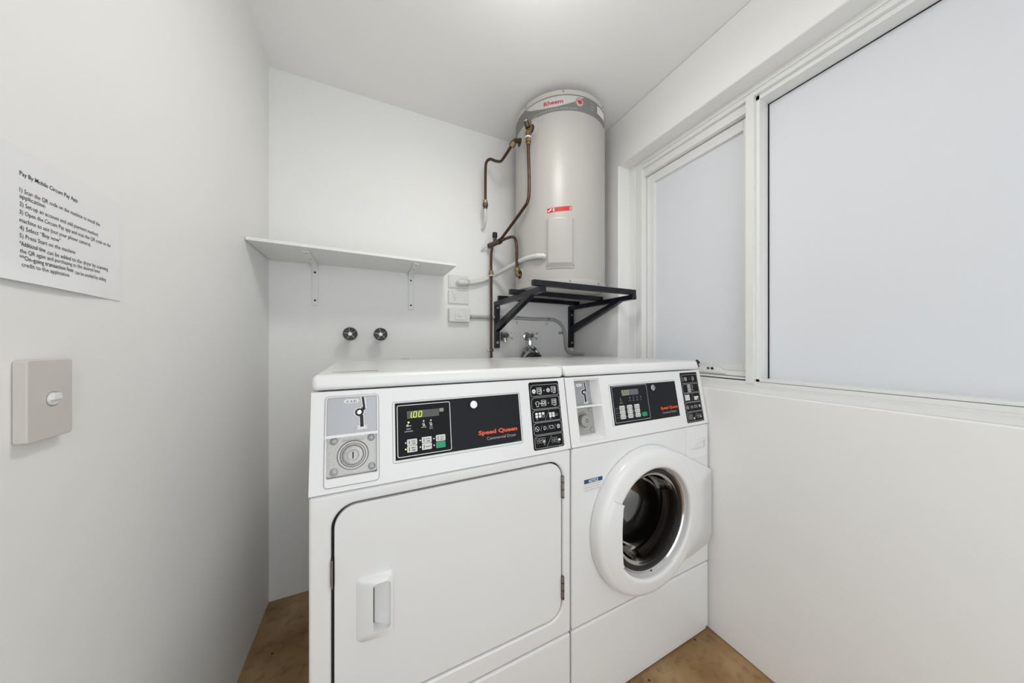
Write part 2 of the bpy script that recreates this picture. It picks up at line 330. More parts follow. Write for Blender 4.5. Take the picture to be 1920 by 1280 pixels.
def sticker(root, x0, dim):
    g = M['greyprint2'] if False else M['greyprint']; wh = M['white']; x1 = x0+.1068
    b = MB(PAN); b.prism(rr(x0, x1, .0118, .2085, .006, 4), 'z', -.001, .0004, M['black'])
    cells = [(.1995, .1660), (.1618, .1283), (.1250, .0915), (.0885, .0545), (.0510, .0160)]
    for t_, bt in cells:
        a, c_ = x0+.0055, x1-.0035
        b.line([(a+.008, t_), (c_-.003, t_), (c_, t_-.003), (c_, bt+.003), (c_-.003, bt), (a+.003, bt), (a, bt+.003), (a, t_-.008)], .0011, .0006, g, True)
        b.line([(a, t_), (a+.0016, t_-.003)], .001, .0006, g)
    if dim == 0:
        y = .1745
        b.disc(x0+.0165, y+.0065, .0065, .0006, wh, 16); b.line([(x0+.012, y+.004), (x0+.018, y+.008), (x0+.021, y+.003)], .0009, .0009, M['black'])
        machine_icon(b, x0+.027, y, .0165, wh); b.ring(x0+.052, y+.0075, .0022, .0009, .0006, g, 4); b.disc(x0+.067, y+.0075, .0066, .0006, g, 16); machine_icon(b, x0+.078, y+.001, .0165, wh)
        y = .1375
        shirt(b, x0+.018, y-.002, .0145, wh); b.line([(x0+.034, y+.006), (x0+.045, y+.006)], .0018, .0008, wh); machine_icon(b, x0+.039, y-.001, .0165, wh, False)
        b.ring(x0+.064, y+.006, .0022, .0009, .0006, g, 4); machine_icon(b, x0+.076, y, .0165, wh)
        keygrid(b, x0+.019, .1145, 3, 2, wh, {(0, 0), (1, 0), (2, 0), (0, 1), (1, 1)}, .0115, .008); b.ring(x0+.0195, .0995, .0024, .0008, .0006, g, 8)
        b.line([(x0+.047, .0945), (x0+.064, .1215)], .0007, .0006, g)
        keygrid(b, x0+.067, .1115, 2, 2, wh, {(0, 0), (1, 0), (0, 1), (1, 1)}, .011, .0075); b.line(rr(x0+.084, x0+.093, .1035, .1085, .0024, 3), .0008, .0006, g, True); b.ring(x0+.0665, .0978, .0024, .0008, .0006, g, 8)
    else:
        y = .1760
        b.line([(x0+.012, y), (x0+.020, y), (x0+.020, y+.009), (x0+.0225, y+.012), (x0+.010, y+.012), (x0+.012, y+.009)], .001, .0006, g, True)
        b.disc(x0+.0315, y+.0065, .0078, .0006, g, 16); b.disc(x0+.0295, y+.0065, .0042, .0009, M['black'], 12); b.line([(x0+.023, y+.0065), (x0+.031, y+.0065)], .0016, .0011, wh)
        b.line([(x0+.050, y+.0065), (x0+.057, y+.0065)], .001, .0006, g); b.disc(x0+.076, y+.0075, .0078, .0006, g, 16); b.disc(x0+.074, y+.0085, .0044, .0009, M['black'], 12); b.line([(x0+.071, y-.004), (x0+.078, y-.003)], .001, .0006, g)
        b.fill([(x0+.0345, .1300), (x0+.0545, .1300), (x0+.0545, .1600), (x0+.0345, .1600)], .0006, g)
        for k in range(6): b.disc(x0+.040+.009*(k % 2), .135+.009*(k//2), .0022, .0009, M['black'], 6)
        b.ring(x0+.0655, .153, .0042, .0012, .0006, g, 10); b.line([(x0+.066, .149), (x0+.061, .139), (x0+.070, .134)], .0022, .0006, g)
        keygrid(b, x0+.015, .1165, 3, 3, wh, {(i, j) for i in range(3) for j in range(3)}, .0095, .0075); b.line([(x0+.050, .0955), (x0+.060, .1215)], .0007, .0006, g)
        keygrid(b, x0+.070, .1080, 3, 2, wh, {(0, 0), (1, 0), (2, 0), (0, 1), (1, 1)}, .0095, .0075)
    y = .0715
    b.ring(x0+.0165, y, .0068, .001, .0006, wh, 16); b.line([(x0+.0125, y+.003), (x0+.0205, y-.004)], .0016, .0006, wh)
    for k in (.031, .055, .079): b.line([(x0+k-.003, y-.007), (x0+k+.003, y+.008)], .0008, .0006, g)
    b.text('D', x0+.0395, y-.005, .0145, .0006, wh); b.line(rr(x0+.0605, x0+.0725, y-.0035, y+.0045, .002, 3), .0012, .0006, wh, True); b.line([(x0+.060, y+.0045), (x0+.073, y+.0045)], .0016, .0006, wh)
    b.disc(x0+.092, y+.001, .006, .0006, g, 14); b.line([(x0+.088, y-.005), (x0+.097, y-.004)], .0011, .0008, wh); b.line([(x0+.089, y+.003), (x0+.092, y-.002), (x0+.095, y+.004)], .0009, .0009, M['black'])
    keygrid(b, x0+.016, .0415, 3, 2 if dim == 0 else 3, g, {(2, 1)} if dim == 0 else set(), .0105 if dim == 0 else .0088, .0075)
    if dim: b.fill(rr(x0+.042, x0+.050, .024, .030, .0022, 2), .0007, wh)
    b.ring(x0+.0375, .0265, .0024, .0008, .0006, g, 8) if dim == 0 else None
    b.line([(x0+.046, .0185), (x0+.064, .0475)], .0008, .0006, g)
    keygrid(b, x0+.068, .0375, 2 if dim == 0 else 3, 2, g, set() if dim == 0 else {(2, 1)}, .0105, .0075)
    if dim == 0: b.fill(rr(x0+.086, x0+.095, .0295, .0355, .002, 2), .0006, wh); b.ring(x0+.0875, .0255, .0024, .0008, .0006, g, 8)
    b.line([(x1-.020, .0138), (x1-.008, .0138)], .0007, .0006, g)
    o = b.build('instruction_label', root, smooth=False); o['label'] = 'black label with white pictogram cells'
SEG = {'0': 'abcdef', '1': 'bc', '5': 'afgcd', '8': 'abcdefg', '4': 'fgbc'}
def seven(b, ch, x, y, w, h, lw, z, m):
    k = .12*h; q = {'a': ((x+k, y+h), (x+w+k, y+h)), 'g': ((x+k/2, y+h/2), (x+w+k/2, y+h/2)), 'd': ((x, y), (x+w, y)), 'f': ((x+k/2, y+h/2), (x+k, y+h)), 'b': ((x+w+k/2, y+h/2), (x+w+k, y+h)), 'e': ((x, y), (x+k/2, y+h/2)), 'c': ((x+w, y), (x+w+k/2, y+h/2))}
    for c_ in SEG[ch]: b.line(q[c_], lw, z, m)
def brand(root, x0, sub, pan):      # x0: left of the black plate
    b = MB(PAN); b.text('Speed Queen', x0+.208, .0775, .0150, .0009, M['orange'], width=.1165, bold=.04); b.text(sub, x0+.231, .0620, .0108, .0009, M['greyprint'], width=.0885)
    b.line([(x0+.318, .0485), (x0+.334, .0485)], .0007, .0009, M['greyprint2'])
    o = b.build('lettering', pan, smooth=False); o['label'] = 'orange brand name over grey machine type lettering'
def keylock(root, x, y):
    b = MB(PAN); b.lathe([(.0105, 0), (.0105, .010), (.009, .0115), (.0065, .0115), (.006, .009), (.0035, .009), (.0035, .011), (0, .011)], (x, y, 0), 'z', M['chrome'], 24)
    o = b.build('key_lock', root, bevel=0); o['label'] = 'round chrome tubular key lock'

def coin_lever(b, sx, sy):     # slot drawing; sx, sy the pivot
    b.line([(sx+.0070, sy+.036), (sx+.0108, sy+.007)], .0098, .0006, M['white']); b.line([(sx+.0045, sy-.007), (sx+.0055, sy-.034)], .0105, .0006, M['white']); b.disc(sx, sy, .0108, .0006, M['white'], 20)
    b.line([(sx-.006, sy-.034), (sx+.018, sy-.034)], .0085, .00055, M['white']); b.line([(sx, sy), (sx+.010, sy+.008)], .008, .0008, M['white'])
    b.line([(sx+.0070, sy+.0345), (sx+.0104, sy+.006)], .0048, .0010, M['rubber']); b.line([(sx+.0045, sy-.007), (sx+.0055, sy-.033)], .0070, .0010, M['rubber'])
    b.disc(sx, sy, .0090, .0010, M['rubber'], 20); b.line([(sx, sy), (sx+.0095, sy+.0085)], .0075, .0010, M['rubber'])
    b.lathe([(.0052, .001), (.0052, .004), (.004, .005), (0, .005)], (sx, sy, 0), 'z', M['chrome'], 18)
    for k in (-.006, .018): b.lathe([(.0032, .0006), (.0032, .002), (0, .002)], (sx+k, sy-.034, 0), 'z', M['alu'], 12)

# ---- dryer
u0 = -.1035; WD = .6735; dl = AX*u0+AY*.75
dryer = thing('tumble_dryer', dl, 'white commercial tumble dryer with large square door, left of the pair under the shelf', 'dryer', MY)
dx0, dx1, dz0, dz1 = .0465, .6395, .3425, .8085
gapc = MB().prism(rr(dx0-.006, dx1+.0050, dz0-.0050, dz1+.0040, .050, 10), 'y', -.05, .022, M['gap'])
rec = rr(.0625+.1035-.002, .5105, .0385, .1835, .008, 4)
rec = rr(.1645, .5125, .0388, .1825, .006, 4)
coinA = rr(.0262, .1358, .0105, .2050, .008, 4)
cab(dryer, WD, [gapc], [cutP(rec, -.004, .02), cutP(coinA, -.0022, .02), cutP([(.0312, .0290), (.1306, .0290), (.1306, .1150), (.0312, .1150)], -.014, .02)])
# dark lining of the door gap
MB().prism(rr(dx0-.0055, dx1+.0045, dz0-.0045, dz1+.0035, .050, 10), 'y', .0120, .0219, M['gap']).build('door_gap', dryer, smooth=False)
hx0, hx1, hz0, hz1 = .092, .1635, .503, .637
MBd = MB().prism(rr(dx0, dx1, dz0, dz1, .045, 10), 'y', .0015, .016, M['enamel'])
pk = MB().prism(rr(.1215, .1595, .517, .629, .008, 5), 'y', -.05, .014, M['enamel'])
door = MBd.build('door', dryer, bevel=.0022, seg=3, cut=[pk])
hw = MB(); yo = lambda x: -.002-(.0115*min(1, max(0, (x-.092)/.028)))
o_ = rr(hx0, hx1, hz0, hz1, .008, 5); i_ = rr(.1225, .1585, .520, .628, .009, 5)
yi = lambda x: .0125-.0195*max(0, min(1, (x-.127)/.030))
hw.bridge([[(p[0], .0022, p[1]) for p in rr(hx0-.004, hx1+.004, hz0-.004, hz1+.004, .010, 5)], [(p[0], yo(p[0]), p[1]) for p in o_], [(p[0], yo(p[0])-.001, p[1]) for p in i_], [(p[0]+(.001 if p[0] < .14 else -.001), yi(p[0])-.004 if p[0] < .14 else yi(p[0]), p[1]) for p in i_]], M['enamel'])
cols = [.1235+.034*k/6 for k in range(7)]
hw.bridge([[(x, yi(x), z) for x in cols] for z in (.521, .5740, .627)], M['enamel'], False)
hw.bridge([[(x, yi(x)-.012 if yi(x)-.012 > yo(x) else yo(x), .6285) for x in cols], [(x, yi(x), .6265) for x in cols]], M['enamel'], False)
hw.bridge([[(x, yo(x)*.6, .5195) for x in cols], [(x, yi(x), .5225) for x in cols]], M['enamel'], False)
hd = hw.build('handle', door, angle=50); hd['label'] = 'recessed grip moulded into the door'
for z0, z1 in ((.6995, .7655), (.3955, .4625)):
    b = MB().cyl((.6415, -.0035, z0), (.6415, -.0035, z1), .0045, M['hinge'], 12).box(.6415, .6445, -.004, .004, z0, z1, M['hinge'])
    for k in range(3): b.cyl((.6415, -.0035, z0+.004+(z1-z0)*k/3), (.6415, -.0035, z0+.006+(z1-z0)*k/3), .0049, M['rubber'], 12)
    b.build('hinge', dryer)['label'] = 'worn steel door hinge'
for z0, z1 in ((.640, .700), (.30+.045, .36)):
    MB().box(.0415, .0440, -.004, .012, z0, z1, M['hinge']).build('strike_plate', dryer)['label'] = 'thin steel strip in the door gap'
# coin unit
cb = MB(PAN)
cb.bridge([[(p[0], p[1], .0) for p in rr(.0268, .1352, .0108, .2045, .008, 4)], [(p[0], p[1], .0012) for p in rr(.0278, .1342, .0118, .2035, .0075, 4)], [(p[0], p[1], .0012) for p in rr(.0300, .1316, .0275, .2018, .004, 4)], [(p[0], p[1], -.0020) for p in rr(.0312, .1306, .0285, .2006, .004, 4)]], M['enamel2'])
cb.prism([(.0278, .0120), (.1342, .0120), (.1342, .0285), (.0278, .0285)], 'z', -.002, .0008, M['enamel2'])
cb.line(rr(.0265, .1355, .0105, .2048, .008, 4), .0009, .0014, M['base'], True); cb.line(rr(.0306, .1312, .1203, .2012, .003, 3), .0007, .0014, M['base'], True)
coin = cb.build('coin_unit', dryer, bevel=.0); coin['label'] = 'framed metal coin mechanism with slot above and lock below'
pl = MB(PAN); pl.box(.0305, .1312, .1170, .2012, -.0021, .0002, M['alu'])
pl.xf = PAN @ Matrix.Translation((0, 0, .0001)); coin_lever(pl, .0945, .1655)
pl.fill([(.0625, .1922), (.0665, .1968), (.0905, .1968), (.0945, .1922), (.0905, .1876), (.0665, .1876)], .0006, M['white']); pl.text('$1 & $2', .0785, .1895, .0070, .0009, M['rubber'], 'c', .0205)
pl.build('coin_plate', coin, bevel=0)['label'] = 'brushed aluminium coin plate with bent slot'
lb = MB(PAN @ Matrix.Translation((0, 0, -.0085))); lb.box(.0312, .1306, .0305, .1145, -.0021, -.0008, M['cast'])
lb.box(.0268, .1345, .1140, .1205, -.0005, .0110, M['enamel2'])
lb.lathe([(.0325, -.001), (.0300, .0015), (.0265, .0015), (.0245, -.0006), (.0225, -.0004), (.0200, .0035), (.0165, .0045), (.0125, .0045), (.0115, .0035), (.0100, .0035), (.0095, .0045), (0, .0045)], (.0818, .0720, 0), 'z', M['cast'], 48)
lb.box(.0805, .0832, .0650, .0790, .004, .0049, M['rubber'])
for q in ((.0437, .1062), (.1190, .1056), (.0447, .0405), (.1200, .0415)): lb.lathe([(.0078, -.001), (.0078, .002), (.0060, .0035), (0, .0042)], (*q, 0), 'z', M['alu'], 20)
lb.text('GREENWALD', .0820, .1025, .0068, -.0005, M['base'], 'c', .045)
lb.build('coin_box_lock', coin, bevel=0)['label'] = 'cast metal coin box door with four bolts and round lock'
# control panel
px = .1711
def panel_base(root, px):
    b = MB(PAN); b.prism(rr(px-.005, px+.339, .0405, .1808, .003, 3), 'z', -.005, -.0008, M['enamel2']); b.prism([(px, .0455), (px+.3365, .0455), (px+.3365, .1785), (px, .1785)], 'z', -.002, .0, M['panelblack'])
    return b.build('control_panel', root, bevel=0)
cp = panel_base(dryer, px); cp['label'] = 'black control panel with display and keys'
b = MB(PAN); b.fill([(px+.001, .0465), (px+.1360, .0465), (px+.1360, .1775), (px+.001, .1775)], .0003, M['black']); b.line(rr(px+.0050, px+.1338, .0515, .1722, .004, 4), .0016, .0006, M['white'], True)
for x in (.1342, .1519): b.disc(x-u0, .1303, .0019, .0006, M['white'], 12)
wh = M['white']; gx = .0985-u0
b.line([(gx-.006, .1238), (gx-.002, .1252), (gx-.001, .1225), (gx-.005, .1205)], .0016, .0006, wh); b.line([(gx, .1215), (gx+.006, .1222)], .0012, .0006, wh)
b.text('INSERT', gx, .1135, .0040, .0006, wh, 'c', .0105); b.text('COINS/CARD', gx, .1078, .0044, .0006, wh, 'c', .0195)
for gx, tx, l2 in ((.1345-u0, 'DRYING', None), (.1521-u0, 'COOL', 'DOWN')):
    b.ring(gx-.001, .1235, .0023, .0009, .0006, wh, 8); b.line([(gx-.003, .1205), (gx+.003, .1180)], .0012, .0006, wh); b.line([(gx-.002, .1180), (gx+.003, .1212)], .001, .0006, wh)
    b.text(tx, gx, .1140, .0036, .0006, wh, 'c', .0115 if not l2 else .0075)
    if l2: b.text(l2, gx, .1095, .0036, .0006, wh, 'c', .0085)
for x, y, on in ((.0905, .0830, 0), (.0905, .0682, 1), (.1245, .0843, 0), (.1245, .0686, 0), (.1580, .0845, 0), (.1580, .0685, 0)): b.disc(x-u0, y, .0018, .0006, M['led'] if on else wh, 12)
b.disc(.0982-u0, .1304, .0023, .0006, M['led'], 14)
b.build('keypad_graphics', cp, smooth=False)['label'] = 'white outlined keypad field with small lit indicators'
b = MB(PAN); b.box(.0952-u0, .1729-u0, .1395, .1574, 0, .0006, M['lcd']); b.box(.1742-u0, .1850-u0, .1490, .1578, 0, .0005, M['base'])
for i in range(6): seven(b, '8', .0972-u0+i*.0126, .1418, .0062, .0130, .0007, .0008, M['lcdseg'])
seven(b, '1', .0985-u0, .1418, .0055, .0130, .0017, .0011, M['lit']); b.disc(.1064-u0, .1415, .0011, .0011, M['lit'], 8)
seven(b, '0', .1098-u0, .1418, .0068, .0130, .0016, .0011, M['lit']); seven(b, '0', .1222-u0, .1418, .0068, .0130, .0016, .0011, M['lit'])
b.build('display', cp, smooth=False)['label'] = 'display glowing yellow green 1.00'
def key(cp, x0, x1, y0, y1, l1, l2, m='key', ic=True):
    b = MB(PAN); keyb(b, x0, x1, y0, y1, m); pr = M['darkprint'] if m == 'key' else M['white']; w = x1-x0
    if ic: b.line([(x0+w*.22, y0+.003), (x0+w*.22, y1-.003)], .0016, .0026, pr)
    cx = x0+w*(.64 if ic else .5)
    if l2: b.text(l1, cx, (y0+y1)/2+.0010, .0042, .0026, pr, 'c', w*.40, bold=.01); b.text(l2, cx, (y0+y1)/2-.0048, .0042, .0026, pr, 'c', w*.42, bold=.01)
    elif l1: b.text(l1, cx, (y0+y1)/2-.0018, .0042, .0026, pr, 'c', w*.52, bold=.01)
    o = b.build('green_button' if m == 'green' else 'button', cp, smooth=False)
    if m == 'green': o['label'] = 'green start key'
yA, yB, yC, yD = .0922, .0770, .0757, .0605
for x0, x1, t1, b1, l1, l2 in ((.0936, .1172, .0905, .0760, 'HIGH', 'TEMP'), (.1281, .1519, .0915, .0769, 'LOW', 'TEMP'), (.1627, .1864, .0920, .0770, 'NO', 'HEAT'), (.0936, .1172, .0752, .0602, 'MED', 'TEMP'), (.1282, .1520, .0760, .0613, 'DELICATES', None)):
    key(cp, x0-u0, x1-u0, b1, t1, l1, l2)
key(cp, .1625-u0, .1860-u0, .0605, .0758, '', None, 'green', False)
brand(dryer, px, 'Commercial Dryer', cp); keylock(cp, .2640-u0, .1590)
sticker(dryer, .4408-u0, 0)
MB().box(.035, .100, .098, .122, 1.0935, 1.0938, M['worn']).box(.098, .137, .104, .128, 1.0935, 1.0938, M['base']).build('worn_top_label', dryer, smooth=False)['label'] = 'worn grey label on the top panel' if False else 'worn grey sticker remains'

# ---- washer
u1 = .5745; WW = .6885; wl = AX*u1+AY*.75
wash = thing('washing_machine', wl, 'white front loading commercial washer with round glass door, right of the pair beside window wall', 'washing machine', MY)
cx, cz = .895-u1, .555
holec = MB().lathe([(0, -.02), (.178, -.02), (.178, .02), (.22, .03), (.22, .40), (0, .40)], (cx, 0, cz), 'y', M['gap'], 64)
drw = rr(.5420, .6700, .7165, .8290, .006, 4)
rec = rr(.7515-u1, 1.1015-u1, .0415, .1835, .006, 4)
boxA = [(.6105-u1, .2085), (.6105-u1, .0115), (.7177-u1, .0115), (.7138-u1, .2085)]
cab(wash, WW, [holec], [cutP(rec, -.004, .02), cutP(boxA, -.034, .02)])
# coin box recess with divider
b = MB(PAN); zz = -.0335
b.box(.6108-u1, .7150-u1, .1172, .1225, zz, -.001, M['enamel2']); b.box(.6108-u1, .7130-u1, .2045, .2083, zz, -.001, M['enamel2'])
b.add([(.6985-u1, .0118, zz), (.7174-u1, .0118, -.0005), (.7136-u1, .2082, -.0005), (.6985-u1, .2082, zz), (.7174-u1, .0118, zz), (.7136-u1, .2082, zz)], [(0, 1, 2, 3), (1, 4, 5, 2), (0, 4, 1), (3, 2, 5), (0, 3, 5, 4)], M['enamel2'])
b.add([(.6108-u1, .0300, zz), (.7000-u1, .0300, zz), (.7170-u1, .0118, -.0005), (.6108-u1, .0118, -.0005), (.6108-u1, .0118, zz), (.7170-u1, .0118, zz)], [(0, 1, 2, 3), (0, 3, 4), (1, 5, 2), (0, 4, 5, 1), (3, 2, 5, 4)], M['enamel2'])
cw = b.build('coin_unit', wash, bevel=.0012); cw['label'] = 'recessed coin mechanism with slot above and lock below'
ZP = PAN @ Matrix.Translation((0, 0, zz))
b = MB(ZP); sxo = .012
b.box(.6112-u1, .6990-u1, .1222, .2048, 0, .002, M['alu']); b.xf = ZP @ Matrix.Translation((0, 0, .002)); coin_lever(b, .6680-u1, .1650)
b.fill(rr(.6400-u1, .6640-u1, .1855, .1950, .0045, 4), .0006, M['white']); b.text('P & C', .6520-u1, .1878, .0062, .0009, M['base'], 'c', .0165)
b.build('coin_plate', cw)['label'] = 'brushed aluminium coin plate with bent slot'
b = MB(ZP); b.box(.6112-u1, .6990-u1, .0300, .1175, 0, .002, M['cast'])
b.lathe([(.0290, .002), (.0275, .0045), (.0240, .0045), (.0225, .003), (.0205, .003), (.0195, .016), (.0175, .0185), (0, .0190)], (.6530-u1, .0735, 0), 'z', M['cast'], 40)
b.ring(.6560-u1, .0735, .0042, .0014, .0193, M['rubber'], 12, .0055)
for q in ((.6220, .1060), (.6870, .1060), (.6220, .0410), (.6870, .0410)): b.lathe([(.0062, .002), (.0062, .0045), (.0045, .006), (0, .0065)], (q[0]-u1, q[1], 0), 'z', M['alu'], 18)
b.build('coin_box_lock', cw)['label'] = 'cast metal coin box door with protruding round lock'
px = .7600-u1
cp = panel_base(wash, px); cp['label'] = 'black control panel with display and keys'
b = MB(PAN); b.line(rr(px+.0050, px+.1745, .0535, .1755, .004, 4), .0015, .0006, M['greyprint'], True)
gx = .8010-u1; wh = M['greyprint']
b.disc(gx-.002, .1345, .0013, .0006, wh, 8); b.line([(gx-.004, .1285), (gx-.002, .1300), (gx+.002, .1265)], .0014, .0006, wh); b.text('INSERT', gx, .1205, .0036, .0006, wh, 'c', .0090); b.text('COINS/CARD', gx, .1160, .0036, .0006, wh, 'c', .0165)
for k, tx in enumerate(('WASH', 'RINSE', 'SPIN', 'LOCK')):
    gx = .8440-u1+.0182*k; b.disc(gx, .1342, .0017, .0006, wh, 8); b.line([(gx-.003, .1290), (gx+.003, .1290)], .0016, .0006, M['greyprint2']); b.text(tx, gx, .1215, .0036, .0006, wh, 'c', .0088)
for r_, tx in ((0, 'HOT'), (1, 'WARM'), (2, 'COLD')):
    y = .1014-.0155*r_; b.text(tx, .7755-u1, y-.002, .0036, .0006, wh, 'c', .0065)
    for k in range(3): b.disc(.7840-u1+.0358*k, y, .0012, .0006, wh, 8)
    if r_ < 2: b.line([(.7720-u1, y-.0078), (.8600-u1, y-.0078)], .0006, .0006, M['greyprint2'])
b.disc(.8905-u1, .0704, .0012, .0006, wh, 8)
b.build('keypad_graphics', cp, smooth=False)['label'] = 'grey outlined keypad field with small indicators'
b = MB(PAN); b.box(.8080-u1, .8900-u1, .1422, .1620, 0, .0006, M['lcd2']); seven(b, '5', .8098-u1, .1440, .0062, .0150, .0015, .0011, M['lit2']); b.disc(.8178-u1, .1438, .0010, .0011, M['lit2'], 8)
seven(b, '0', .8205-u1, .1440, .0072, .0150, .0015, .0011, M['lit2']); seven(b, '0', .8335-u1, .1440, .0072, .0150, .0015, .0011, M['lit2'])
b.build('display', cp, smooth=False)['label'] = 'grey display reading 5.00'
for r_ in range(3):
    for k in range(3):
        x0 = .7896-u1+.0357*k; y1 = .1086-.0154*r_; nm = (('NORMAL', 'PERM', 'DELIC'), ('EXTRA', 'COLORS', 'BRIGHT'), ('HEAVY', 'MEDIUM', 'LIGHT'))[r_][k]
        key(cp, x0, x0+.0235, y1-.0138, y1, nm, None)
key(cp, .8945-u1, .9180-u1, .0635, .0778, '', None, 'green', False)
b = MB(PAN); b.text('Speed Queen', .9940-u1, .0775, .0140, .0009, M['orange'], width=.0960, bold=.04); b.text('Commercial Washer', 1.0015-u1, .0620, .0105, .0009, M['greyprint'], width=.0790)
b.line([(1.080-u1, .0500), (1.094-u1, .0500)], .0007, .0009, M['greyprint2']); b.build('lettering', cp, smooth=False)['label'] = 'orange brand name over grey machine type lettering'
keylock(cp, .9585-u1, .1605)
sticker(wash, 1.1328-u1, 1)
# detergent drawer
b = MB().prism(drw, 'y', -.007, .01, M['enamel2'])
dr = b.build('detergent_drawer', wash, bevel=.002, seg=2, cut=[MB().prism([(.560, .756), (.566, .772), (.585, .784), (.615, .789), (.645, .790), (.655, .788), (.655, .752), (.600, .750)], 'y', -.02, .002, M['enamel2'])])
MB().prism([(.560, .757), (.566, .772), (.585, .784), (.615, .789), (.640, .790), (.652, .788), (.652, .785), (.640, .783), (.612, .779), (.590, .772), (.578, .757)], 'y', -.0095, .001, M['enamel2']).box(.640, .654, -.003, .001, .7855, .7885, M['rubber']).build('drawer_grip', dr, bevel=.001)
# notice label
NL = Matrix(((1, 0, 0, 0), (0, 0, -1, -.0004), (0, 1, 0, 0), (0, 0, 0, 1)))
b = MB(NL); nx0, nx1 = .6205-u1, .6975-u1
b.fill([(nx0, .6960), (nx1, .6960), (nx1, .7370), (nx0, .7370)], 0, M['enamel2']); b.line([(nx0+.0008, .6968), (nx1-.0008, .6968), (nx1-.0008, .7355)], .0006, .0002, M['greyprint'])
b.fill([(nx0+.001, .7225), (nx1-.001, .7225), (nx1-.001, .7355), (nx0+.001, .7355)], .0002, M['blue']); b.text('NOTICE', (nx0+nx1)/2, .7243, .0130, .0004, M['white'], 'c', .0380, bold=.03)
for k, tx in enumerate(('Do not wash articles containing', 'flammable materials or fumes. Do', 'not leave children unattended.')): b.text(tx, nx0+.003, .7160-.0078*k, .0060, .0004, M['base'], 'l', .066)
b.build('notice_label', wash, smooth=False)['label'] = 'small blue and white NOTICE sticker'
# round door
D = MB(); enl = M['enamel']
prof = [(.2500, -.001), (.2500, -.014), (.2485, -.026), (.2440, -.0350), (.2370, -.0400), (.2260, -.0430), (.2120, -.0445), (.2000, -.0465), (.1920, -.0470), (.1860, -.0455), (.1832, -.0410), (.1825, -.030)]
D.lathe(prof, (cx, 0, cz), 'y', enl, 96)
ol = [(.135, .213), (.140, .214), (.3625, .1040), (.3625, -.1600), (.3410, -.1800), (.150, -.200)]
def outl(a):    # outline distance for angle a
    d = (math.cos(R(a)), math.sin(R(a))); best = .25
    P = [(.1250, .2180), (.3635, .1040), (.3635, -.1600), (.3410, -.1800), (.3410, -.1810), (.150, -.1995)]
    for (x1_, y1_), (x2_, y2_) in zip(P, P[1:]):
        ex, ey = x2_-x1_, y2_-y1_; den = d[0]*ey-d[1]*ex
        if abs(den) < 1e-9: continue
        t_ = (x1_*ey-y1_*ex)/den; k = (d[1]*x1_-d[0]*y1_)/-(den) if False else ((x1_+0)*d[1]-(y1_)*d[0])/(d[0]*ey-d[1]*ex)
        if t_ > 0 and -.001 <= k <= 1.001: best = max(best, t_)
    return best
L0, L1, L2, L3 = [], [], [], []
angs = [60.1-i*(60.1+53)/60 for i in range(61)]
for ia, a in enumerate(angs):
    r_ = outl(a); eb = min(1, ia/8, (60-ia)/8); c_, s2 = math.cos(R(a)), math.sin(R(a)); x_ = r_*c_; y_ = (-.036+.019*max(0, min(1, (x_-.14)/.22)))*eb-.026*(1-eb)
    L0.append((cx+.212*c_, -.0441, cz+.212*s2)); L1.append((cx+(r_-.003)*c_, y_, cz+(r_-.003)*s2)); L2.append((cx+r_*c_, y_+.003, cz+r_*s2)); L3.append((cx+r_*c_, -.0012, cz+r_*s2))
D.bridge([L0, L1, L2, L3], enl, False)
for k in (0, -1): D.add([L0[k], L1[k], L2[k], L3[k], (L0[k][0], -.0012, L0[k][2])], [(0, 1, 2, 3, 4)], enl)
D.lathe([(.1825, -.030), (.1815, -.0215), (.176, -.0215)], (cx, 0, cz), 'y', M['enamel2'], 80)
dd = D.build('door', wash, angle=50); dd['label'] = 'round door with wide rim and hinge cover at right'
# handle: raised segment across the left of the opening
H = MB(); A_, B_, E_, F_, G_ = [], [], [], [], []
for i in range(25):
    q = -1+2*i/24; a = 180-q*31.5; c_, s2 = math.cos(R(a)), math.sin(R(a)); z_ = .0965*q; xi = -.1635+.006*abs(q)**2+(.004 if abs(q) > .97 else 0)
    A_.append((cx+.2480*c_, -.024, cz+.2480*s2)); B_.append((cx+.2350*c_, -.0400, cz+.2350*s2)); E_.append((cx+.2120*c_, -.0480, cz+.2120*s2*.98)); F_.append((cx+xi, -.0520, cz+z_)); G_.append((cx+xi-.001, -.020, cz+z_))
H.bridge([A_, B_, E_, F_, G_], enl, False)
for k in (0, -1): H.add([A_[k], B_[k], E_[k], F_[k], G_[k]], [(0, 1, 2, 3, 4)], enl)
H.build('door_handle', dd, angle=60)['label'] = 'moulded grip across the left edge of the glass'
MB().lathe([(.1815, -.0216), (.1785, -.0250), (.1760, -.0225), (.1745, -.0250), (.1720, -.0225), (.1690, -.0180)], (cx, 0, cz), 'y', M['chrome'], 80).box(cx-.002, cx+.002, -.0262, -.022, cz-.1790, cz-.1735, M['rubber']).build('trim_ring', dd)['label'] = 'thin shiny ring round the glass'
MB().lathe([(.1725, -.0180), (.1690, -.0235), (.1620, -.0240), (.1570, -.0180), (.1560, -.002), (.168, .03)], (cx, 0, cz), 'y', M['rubber'], 80).build('gasket', dd)['label'] = 'black rubber gasket ring'
MB().lathe([(.1590, -.0170), (.1500, -.0160), (.1460, -.010), (.1380, .050), (.1270, .095), (.115, .105), (.090, .109), (0, .112)], (cx, 0, cz), 'y', M['glass'], 72).build('glass_bowl', dd, angle=50)['label'] = 'deep dark glass bowl'
DR = MB(); DR.lathe([(.172, .022), (.150, .028), (.150, .045), (.205, .055), (.212, .075), (.205, .12), (.212, .15), (.205, .19), (.212, .23), (.203, .30), (.188, .350), (.160, .365)], (cx, 0, cz), 'y', M['drum'], 72)
